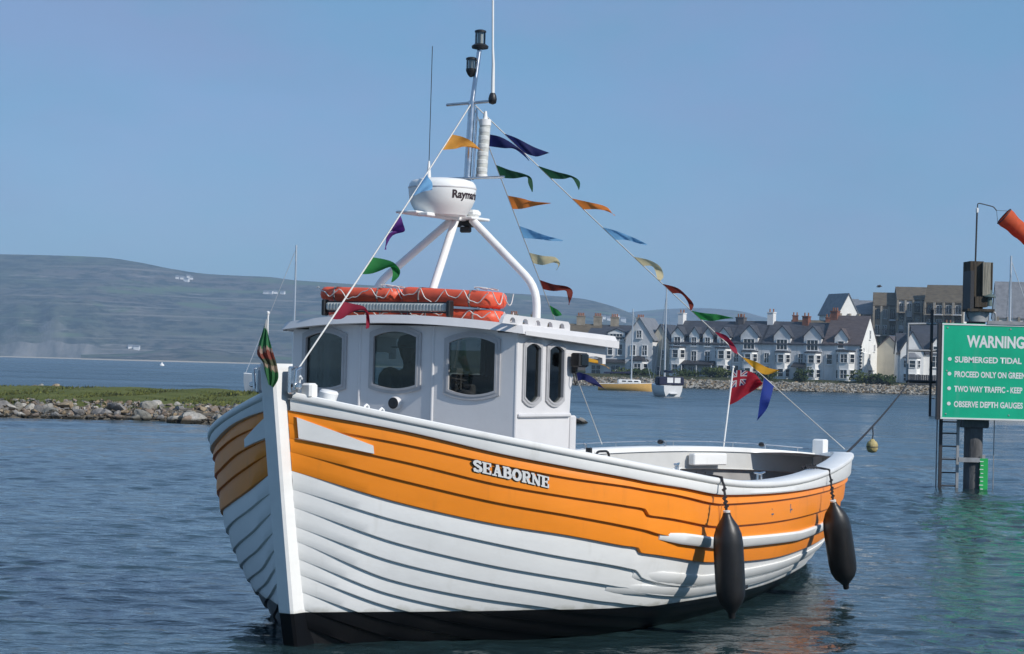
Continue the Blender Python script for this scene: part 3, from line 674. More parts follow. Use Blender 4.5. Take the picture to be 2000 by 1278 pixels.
# starboard front, centre front, port front
wall_panel('front_panel', (UCN, -WC), (UF, -WB), rect, [(arch_win(wl_ * .50 - .01, .232, 2.150, 2.582, .050, .038), 0)])
wall_panel('front_panel', (UF, -WB), (UF, WB), rect, [(arch_win(WB - .004, .236, 2.163, 2.600, .050, .038), 0)])
wall_panel('front_panel', (UF, WB), (UCN, WC), rect, [(arch_win(wl_ * .455 + .012, .232, 2.137, 2.562, .054, .042), 0)])
def side_outline(L_):
    p = [(0, ZB), (.88, ZB), (.885, 2.0), (.895, 2.17), (.925, 2.27), (.975, 2.36), (1.05, 2.425), (1.16, 2.455), (1.33, 2.462), (1.44, 2.45), (1.445, 2.40), (1.50, 2.40), (1.50, 2.60), (.8, 2.635), (0, 2.655)]
    return p
for v, flip in ((WC, 1), (-WC, -1)):
    if flip > 0:
        p0, p1 = (UCN, WC), (UCN + 1.5, WC)
        wins = [(arch_win(.235, .148, 2.105, 2.532, .040, .052, 6), 0), (arch_win(.617, .150, 2.100, 2.522, .038, .050, 6), 0)]
        wall_panel('side_panel', p0, p1, side_outline, wins, frame_w=.026)
    else:
        p0, p1 = (UCN + 1.5, -WC), (UCN, -WC)
        ol = lambda L_: [(1.5 - x, z) for x, z in side_outline(L_)][::-1]
        wins = [(arch_win(1.5 - .235, .148, 2.105, 2.532, .040, .052, 6), 0), (arch_win(1.5 - .617, .150, 2.100, 2.522, .038, .050, 6), 0)]
        wall_panel('side_panel', p0, p1, ol, wins, frame_w=.026)
    mb = MB(); y = -v - flip * .012
    mb.bevbox((UCN + .445, y, 1.985), (.85, .03, .035), .01); mb.build('side_moulding', M_CABIN, boat, 30)
    mb = MB(); mb.bevbox((UCN + .93, -v + flip * .03, 1.72), (.09, .10, .52), .012); mb.build('corner_locker', M_CABIN, boat, 30)
# corner posts cover the panel joints
for (u, v) in ((UCN, WC), (UCN, -WC), (UF, WB), (UF, -WB)):
    mb = MB(); k = 1 if abs(v) > .5 else .4
    mb.tube([V(u + .012 * k, v * (1 - .010), ZB), V(u + .012 * k, v * (1 - .010), ZT)], .016, 8); mb.build('corner_bead', M_CABIN, boat, 60)
# roof
def roof_front(v): return 1.49 + .14 * (v / 1.13) ** 2
def roof_top(u, v): return 2.742 - .062 * (v / 1.13) ** 2 - .027 * (u - 1.5)
def roof_slab(extra, th, z_off, name, m):
    vs = np.linspace(-1.13 - extra, 1.13 + extra, 25); P = []; Q = []
    for v in vs:
        f0 = roof_front(v) - extra; us_ = np.linspace(f0, 3.26, 16)
        vt = v * (1 - .030 / 1.13); ut = np.linspace(f0 + .034, 3.245, 16)
        P.append([V(u, vt, roof_top(u, v) + z_off) for u in ut]); Q.append([V(u, v, roof_top(u, v) + z_off - th) for u in us_])
    mb = MB(); mb.grid(P, flip=False); mb.grid(Q, flip=True)
    n, m_ = len(P), len(P[0])
    mb.grid([P[0], Q[0]], flip=False); mb.grid([P[-1], Q[-1]], flip=True)
    mb.grid([[r[0] for r in P], [r[0] for r in Q]], flip=True); mb.grid([[r[-1] for r in P], [r[-1] for r in Q]], flip=False)
    return mb.build(name, m, boat, 40, fix=True)
roof = roof_slab(0, .066, 0, 'roof', M_CABIN)
for v in (-1, 1):
    P = []
    for u in np.linspace(1.66, 3.262, 14):
        k = (u - 1.66) / 1.6; b0 = roof_top(u, 1.13) - .06; P.append([V(u, v * 1.132, b0 + .02), V(u, v * 1.132, b0 - .012 - .028 * k), V(u, v * 1.09, b0 - .012 - .028 * k), V(u, v * 1.09, b0 + .02)])
    mb = MB(); mb.grid(P, flip=(v < 0)); mb.build('roof_fascia', M_CABIN, boat, 30)
# grab rail with half-round hand holes along the port roof edge
def grab_rail(v):
    M, L_ = face_matrix((1.42, v), (2.52, v)); L_ = 1.1; zb = lambda x: roof_top(1.42 + x, v) - .004
    holes = []
    for i in range(5):
        cx = .16 + i * .2; z = zb(cx) + .012; holes.append([(cx - .045, z), (cx + .045, z), (cx + .036, z + .028), (cx + .014, z + .040), (cx - .014, z + .040), (cx - .036, z + .028)])
    outer = [(0, zb(0)), (L_, zb(L_)), (L_, zb(L_) + .045), (L_ - .03, zb(L_) + .072), (.07, zb(.07) + .072), (.03, zb(.03) + .05)]
    mb = MB(); mb.plate(outer, [h_[::-1] for h_ in holes], .03, M); return mb.build('grab_rail', M_CABIN, roof)
grab_rail(1.06)
# inside: helm console, seat box, sole
mb = MB(); mb.bevbox(V(1.80, .45, 1.62), (.26, .9, .9), .03); c_ = mb.build('helm_console', M_BLACK, boat)
mb = MB(); mb.bevbox(V(1.86, .55, 2.14), (.05, .38, .26), .02, M=Matrix.Translation(V(1.86, .55, 2.16)) @ Matrix.Rotation(R(-12), 4, 'Y')); mb.build('plotter_screen', M_BLACK, c_)
mb = MB(); mb.bevbox(V(2.45, -.72, 1.1), (.5, .5, .7), .03); mb.build('seat_box', M_INNER, boat)
mb = MB(); mb.tube([V(2.55, .93, .75), V(2.55, .93, 2.62)], .022); mb.build('post', M_CABIN, boat)
mb = MB(); mb.tube([V(2.55, -.93, .75), V(2.55, -.93, 2.62)], .022); mb.build('post', M_CABIN, boat)
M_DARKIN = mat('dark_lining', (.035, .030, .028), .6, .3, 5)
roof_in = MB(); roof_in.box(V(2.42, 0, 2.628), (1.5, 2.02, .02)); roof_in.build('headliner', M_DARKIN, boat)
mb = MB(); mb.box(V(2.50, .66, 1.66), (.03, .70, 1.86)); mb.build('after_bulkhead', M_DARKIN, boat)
mb = MB(); mb.box(V(2.50, .285, 1.70), (.04, .05, 1.84)); mb.build('door_post', M_INNER, boat)
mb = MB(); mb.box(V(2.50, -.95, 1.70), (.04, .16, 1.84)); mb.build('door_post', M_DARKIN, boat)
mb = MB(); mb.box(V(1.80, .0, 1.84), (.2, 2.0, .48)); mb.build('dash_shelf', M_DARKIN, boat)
# speaker on the front, floodlight box on the side
mb = MB(); Mx = Matrix.Translation(V(UF - .0, .02, 2.048)) @ Matrix.Rotation(R(-90), 4, 'Y')
mb.lathe([(.052, 0), (.052, .04), (.046, .052), (.040, .052)], n=20, M=Mx); sp_ = mb.build('hailer', M_CABIN, boat, 40)
mb = MB(); mb.lathe([(.045, .045), (.045, .056), (.03, .060), (.004, .054)], n=20, M=Mx); mb.build('hailer_grille', M_BLACK, sp_, 40)
mb = MB(); mb.bevbox(V(2.58, WC + .075, 2.425), (.15, .09, .115), .012); fl = mb.build('floodlight', M_BLACK, boat, 30)
mb = MB(); mb.bevbox(V(2.58, WC + .124, 2.425), (.125, .008, .09), .004); mb.build('floodlight_lens', glass('lamp_lens', (.25, .25, .25)), fl)
mb = MB(); mb.bevbox(V(2.585, WC + .03, 2.345), (.03, .05, .06), .008); mb.build('floodlight_bracket', M_BLACK, fl, 30)
mb = MB(); mb.tube([V(2.56, WC + .03, 2.33), V(2.545, WC + .05, 2.26), V(2.57, WC + .05, 2.225), V(2.60, WC + .05, 2.26), V(2.60, WC + .03, 2.33)], .006, 6); mb.build('cable', M_BLACK, fl, 60)

# ------------------------------------------------------------------ mast, tripod, radar
mastm = thing('mast_tripod', 'white tripod with steel mast, lights and aerials on the wheelhouse roof', 'mast', BOAT @ Matrix.Translation(V(2.48, 0, 2.72)))
def toff(mb, o=(2.48, 0, 2.72)): mb.v = [(p[0] - o[0], p[1] + o[1], p[2] - o[2]) for p in mb.v]; return mb
def bend(pts, r=.12, n=5):
    "round the corners of a polyline"
    pts = [Vector(p) for p in pts]; out = [pts[0]]
    for a, b, c in zip(pts[:-2], pts[1:-1], pts[2:]):
        d0 = (a - b).normalized() * min(r, (a - b).length * .45); d1 = (c - b).normalized() * min(r, (c - b).length * .45)
        for i in range(n + 1):
            t = i / n; out.append((b + d0) * (1 - t) ** 2 + b * 2 * t * (1 - t) + (b + d1) * t * t)
    out.append(pts[-1]); return out
for pts in ([V(1.985, 0, 2.70), V(2.46, .0, 3.56)], [V(2.47, .78, 2.67), V(2.46, .78, 3.0), V(2.56, .10, 3.56)], [V(2.47, -.78, 2.67), V(2.46, -.78, 3.0), V(2.56, -.10, 3.56)]):
    mb = MB(); mb.tube(bend(pts, .16), .033, 12); toff(mb).build('leg', M_WHITE, mastm, 50)
mb = MB(); mb.bevbox(V(2.62, 0, 3.572), (.30, .30, .022), .006); mb.bevbox(V(2.25, 0, 3.566), (.62, .10, .03), .006); mb.bevbox(V(2.66, .03, 3.62), (.12, .14, .06), .02); toff(mb).build('platform', M_WHITE, mastm, 30)
mb = MB(); mb.bevbox(V(2.62, 0, 3.53), (.10, .16, .05), .01); mb.bevbox(V(2.56, .04, 3.48), (.04, .10, .05), .01); toff(mb).build('mast_clamp', M_BLACK, mastm, 30)
mb = MB(); mb.tube([V(2.60, 0, 3.50), V(2.678, 0, 4.56)], .030, 12); mb.tube([V(2.64, .05, 3.9), V(2.70, .035, 4.50)], .010, 6); toff(mb).build('mast_pole', M_STEEL, mastm, 60)
mb = MB(); mb.tube([V(2.678, 0, 4.55), V(2.785, 0, 5.05)], .020, 10); toff(mb).build('topmast', M_STEEL, mastm, 60)
mb = MB(); mb.tube([V(2.66, -.235, 4.535), V(2.68, .195, 4.553)], .013, 8); toff(mb).build('spreader', M_STEEL, mastm, 60)
mb = MB(); mb.tube([V(2.58, -.36, 3.905), V(2.62, .36, 3.915)], .011, 8); toff(mb).build('spreader', M_STEEL, mastm, 60)
mb = MB(); mb.lathe([(.004, -.045), (.03, -.035), (.036, 0), (.030, .03), (.02, .05)], c=V(2.68, .195, 4.57), n=14); ab = toff(mb).build('aerial_base', M_BLACK, mastm, 60)
mb = MB(); mb.tube([V(2.68, .195, 4.60), V(2.68, .193, 4.86), V(2.672, .188, 5.0), V(2.64, .18, 6.0)], [.017, .013, .010, .008], 8); toff(mb).build('whip_aerial', M_WHITE, mastm, 60)
mb = MB(); mb.tube([V(2.58, -.345, 3.90), V(2.58, -.345, 4.00), V(2.58, -.345, 4.06)], [.024, .014, .007], 8); toff(mb).build('aerial_base', M_WHITE, mastm, 60)
mb = MB(); mb.tube([V(2.58, -.345, 4.05), V(2.56, -.33, 5.02)], .0035, 6); toff(mb).build('whip_aerial', M_BLACK, mastm, 60)
# all-round lights
M_LENS = glass('lantern_lens', (.75, .78, .78)); M_LAMPIN = mat('lantern_inner', (.55, .57, .57), .3)
def lantern(u, v, z, r, h, disc):
    mb = MB()
    if disc: mb.lathe([(.02, -.05), (.068, -.04), (.072, -.02), (.05, -.004), (r, -.004)], c=V(u, v, z), n=18)
    else: mb.lathe([(.012, -.07), (.03, -.05), (r, -.02), (r, 0)], c=V(u, v, z), n=18)
    a = toff(mb).build('lantern_body', M_BLACK, mastm, 35)
    mb = MB(); mb.lathe([(r * 1.05, h), (r * 1.05, h + .014), (r * .6, h + .022)], c=V(u, v, z), n=18); toff(mb).build('lantern_cap', M_BLACK, a, 35)
    mb = MB(); mb.lathe([(r * .55, 0), (r * .55, h)], c=V(u, v, z), n=14); toff(mb).build('lantern_core', M_LAMPIN, a, 35)
    mb = MB(); mb.lathe([(r * .96, 0), (r * .96, h)], c=V(u, v, z), n=18); toff(mb).build('lantern_lens', M_LENS, a, 35)
lantern(2.785, 0, 5.055, .046, .095, True); lantern(2.70, -.03, 4.835, .044, .075, False)
# radar reflector tube
mb = MB(); mb.tube([V(2.72, .085, 3.95), V(2.74, .095, 4.36)], .046, 16); tr_ = toff(mb).build('reflector_tube', mat('reflector_plastic', (.60, .61, .57), .35, .12, 30), mastm, 60)
mb = MB()
for i in range(6):
    z = 3.97 + i * .066; mb.lathe([(.044, 0), (.0475, .004), (.0475, .034), (.044, .038)], c=V(2.72 + .003 * i, .086 + .0015 * i, z), n=14)
toff(mb).build('reflector_core', mat('reflector_foil', (.74, .75, .72), .35, .15, 30), tr_, 40)
mb = MB(); mb.lathe([(.05, 0), (.05, .05), (.02, .056), (.012, .12)], c=V(2.74, .095, 4.36), n=16); mb.lathe([(.05, 0), (.05, .03)], c=V(2.72, .085, 3.92), n=16); toff(mb).build('reflector_cap', M_WHITE, tr_, 40)
# radar dome
radar = thing('radar_dome', 'white radar scanner dome lettered Raymarine on the tripod', 'radar', BOAT @ Matrix.Translation(V(2.24, 0, 3.60)))
mb = MB(); mb.lathe([(.10, -.03), (.20, -.026), (.215, .0), (.245, .045), (.268, .10), (.274, .16), (.276, .20), (.270, .225), (.25, .250), (.19, .268), (.10, .277), (.01, .28)], n=48); mb.build('dome', M_WHITE, radar, 50)
mb = MB(); mb.lathe([(.277, .186), (.280, .190), (.280, .198), (.276, .202)], n=48); mb.build('dome_seam', M_CABIN, radar, 50)
mb = MB(); mb.bevbox((-.16, .13, -.02), (.36, .20, .02), .005); mb.build('dome_bracket', M_WHITE, radar)
def text_mesh(body, size, bold=0.0, xs=1.0):
    cu = bpy.data.curves.new('lettering', 'FONT'); cu.body = body; cu.size = size; cu.offset = bold; cu.resolution_u = 3
    o = bpy.data.objects.new('lettering', cu); COL.objects.link(o); dg = bpy.context.evaluated_depsgraph_get(); me = bpy.data.meshes.new_from_object(o.evaluated_get(dg))
    bpy.data.objects.remove(o, do_unlink=True); bpy.data.curves.remove(cu); return me
me = text_mesh('Raymarine', .088, .0035); 
# wrap round the dome: start angle faces the camera's right-hand side
a0 = math.atan2(-math.cos(0), 0)
import bmesh as _bm
b_ = _bm.new(); b_.from_mesh(me); _bm.ops.subdivide_edges(b_, edges=[e for e in b_.edges if e.calc_length() > .03], cuts=2); b_.to_mesh(me); b_.free()
for v in me.vertices:
    x, y = v.co.x, v.co.y; ang = R(228) + x / .276; zz = .105 + y; rr = float(np.interp(zz, [.045, .10, .16, .20], [.245, .268, .274, .276])) + .0015
    v.co = (rr * math.cos(ang), rr * math.sin(ang), zz)
me.materials.append(mat('letter_dark', (.03, .015, .02), .5)); link('lettering', me, radar)

# ------------------------------------------------------------------ on the roof: buoyant slabs and light bar
def rounded_slab(lx, ly, lz, rc=.10, re=.05, n=7):
    "long foam float with rounded ends and edges; rows of outline rings"
    mb = MB(); rings = []
    prof = [(-lz / 2, -re), (-lz / 2 + re * .13, -re * .5), (-lz / 2 + re * .5, -re * .13), (-lz / 2 + re, 0), (lz / 2 - re, 0), (lz / 2 - re * .5, -re * .13), (lz / 2 - re * .13, -re * .5), (lz / 2, -re)]
    for z, ins in prof:
        r_ = []
        for cx, cy, a0_ in ((lx / 2 - rc, ly / 2 - rc, 0), (-lx / 2 + rc, ly / 2 - rc, 90), (-lx / 2 + rc, -ly / 2 + rc, 180), (lx / 2 - rc, -ly / 2 + rc, 270)):
            for i in range(n + 1):
                a = R(a0_ + 90 * i / n); r_.append((cx + (rc + ins) * math.cos(a), cy + (rc + ins) * math.sin(a), z))
        rings.append(r_)
    m = len(rings[0])
    for r_ in rings: r_.append(r_[0])
    mb.grid(rings); mb.add(rings[0][:-1], [tuple(range(m - 1, -1, -1))]); mb.add(rings[-1][:-1], [tuple(range(m))]); return mb
def life_float(name, c, lx, ly, lz, rot, label):
    M = BOAT @ Matrix.Translation(c) @ Matrix.Rotation(rot, 4, 'X')
    t = thing(name, label, 'life float', M, 'orange life floats on the roof')
    rounded_slab(lx, ly, lz).build('float_body', M_LIFE, t, 40)
    for y in (-ly * .27, ly * .27):
        mb = MB(); mb.bevbox((0, y, 0), (lx + .006, .075, lz + .006), .045); mb.build('reflective_band', M_BAND, t, 40)
    # grab line looped along the outer faces
    pts = []; nl = 3 if ly < .8 else 4; jt = random.Random(int(ly * 1000 + c[2] * 77))
    for i in range(41):
        k = i / 40; y = -ly / 2 * .96 + ly * .96 * k; s = abs(math.sin((k + .03 * math.sin(k * 9 + ly * 40)) * math.pi * nl)) * (.55 + .45 * math.sin(k * 5 + ly * 31) ** 2); pts.append((-lx / 2 - .010 - .015 * s, y, lz * .46 - lz * .85 * s + .008 * math.sin(i * 1.3)))
    mb = MB(); mb.tube(pts, .0040, 6)
    pts = []
    for i in range(31):
        k = i / 30; x = -lx / 2 + lx * k; s = abs(math.sin(k * math.pi * 2)); pts.append((x, -ly / 2 - .012 - .02 * s, lz * .45 - lz * .7 * s))
    mb.tube(pts, .0042, 6)
    pts = [(-lx * .45 + lx * .9 * i / 24, -ly * .35 + .05 * math.sin(i * .9), lz / 2 + .008 + .02 * abs(math.sin(i * .5))) for i in range(25)]
    mb.tube(pts, .0042, 6); mb.build('grab_line', M_ROPEW, t, 60); return t
zt = 2.70
life_float('life_float', V(1.86, -.42, zt + .055), .30, .70, .105, 0, 'lower orange life float behind the light bar on the wheelhouse roof')
life_float('life_float', V(1.86, .41, zt + .050), .30, .80, .105, R(2), 'lower orange life float at the right end of the roof stack')
life_float('life_float', V(1.85, -.46, zt + .205), .32, .76, .115, R(1), 'upper orange life float at the left end of the roof')
life_float('life_float', V(1.87, .36, zt + .190), .33, .86, .130, R(2.5), 'upper orange life float on the right of the roof, with grab lines')
lb = thing('light_bar', 'long grey light bar with black ends across the wheelhouse roof', 'light bar', BOAT @ Matrix.Translation(V(1.62, -.11, 2.72)))
mb = MB(); mb.bevbox((0, 0, .085), (.05, 1.14, .062), .012); hb = mb.build('housing', mat('light_bar_alloy', (.44, .47, .46), .4, .15, 20), lb, 30)
mb = MB()
for i in range(38): mb.box((-.027, -.54 + i * 1.08 / 37, .085), (.006, .008, .05))
mb.build('lens_ribs', mat('lens_ribs', (.56, .59, .58), .3), hb)
for y in (-.585, .585):
    mb = MB(); mb.bevbox((0, y, .075), (.07, .035, .13), .008); mb.build('end_bracket', M_BLACK, lb, 30)
mb = MB(); mb.box((.012, 0, .046), (.03, 1.15, .012)); mb.box((.012, 0, .122), (.035, 1.15, .010)); mb.build('mounting_rail', M_BLACK, lb)
# ------------------------------------------------------------------ bunting
FLAGC = {'gold': (.80, .36, .06), 'orange': (.72, .22, .04), 'sky': (.20, .46, .74), 'purple': (.12, .03, .24), 'green': (.02, .22, .05), 'dkgreen': (.012, .075, .035), 'crimson': (.34, .02, .05),
         'navy': (.012, .018, .11), 'maroon': (.17, .022, .014), 'cream': (.66, .58, .36), 'yellow': (.80, .40, .03), 'blue': (.02, .05, .30)}
def cloth(name, col):
    "thin woven nylon: lets some light through"
    m = mat(name, col, .8, .10, 14, bump=.08, bscale=300); n = m.node_tree.nodes; l = m.node_tree.links; p = n['Principled BSDF']; out = n['Material Output']
    t = n.new('ShaderNodeBsdfTranslucent'); x = n.new('ShaderNodeMixShader'); x.inputs[0].default_value = .45
    src = p.inputs['Base Color'].links[0].from_socket; l.new(src, t.inputs[0]); l.new(p.outputs[0], x.inputs[1]); l.new(t.outputs[0], x.inputs[2]); l.new(x.outputs[0], out.inputs['Surface']); return m
FLAGM = {k: cloth('pennant_' + k, c) for k, c in FLAGC.items()}
def spline(pts, n):
    pts = [Vector(p) for p in pts]; out = []; m = len(pts) - 1
    for i in range(n + 1):
        t = i / n * m; k = min(int(t), m - 1); f = t - k; p0 = pts[max(k - 1, 0)]; p1 = pts[k]; p2 = pts[k + 1]; p3 = pts[min(k + 2, m)]
        out.append(.5 * ((2 * p1) + (p2 - p0) * f + (2 * p0 - 5 * p1 + 4 * p2 - p3) * f * f + (3 * p1 - p0 - 3 * p2 + p3) * f ** 3))
    return out
def flag_mesh(top, bot, seed, n=16, m=5, wave=.035):
    g = random.Random(seed); T = spline(top, n); B = spline(bot, n); ph = g.random() * 6.28; P = []; L_ = sum((T[i + 1] - T[i]).length for i in range(n))
    for i in range(n + 1):
        k = i / n; row = []
        for j in range(m + 1):
            q = T[i].lerp(B[i], j / m); w = wave * min(1, k * 2) * math.sin(k * 7.5 + ph + j * .5) * min(1, L_ / .25) + .02 * k * math.sin(ph * 3) ; d = Vector((.25, 1, .1)) * w
            row.append(tuple(q + d))
        P.append(row)
    return P
def rope_tube(pts, r, n=6):
    mb = MB(); mb.tube(pts, r, n); return mb
def bunting(key, label, seed):
    line, flags = BUNTING[key]; base = Vector(line[-1]); t = thing('bunting', label, 'bunting', Matrix.Translation(base))
    mb = rope_tube([Vector(p) - base for p in line], .0065 if key == 'F' else .0048); mb.build('line', M_ROPEW, t, 60)
    for i, (name, col, top, bot) in enumerate(flags):
        mb = MB(); mb.grid([[tuple(Vector(p) - base) for p in r] for r in flag_mesh(top, bot, seed + i)])
        o = mb.build('pennant', FLAGM[col], t, 80); o['label'] = name + ' pennant fluttering from the bunting line'
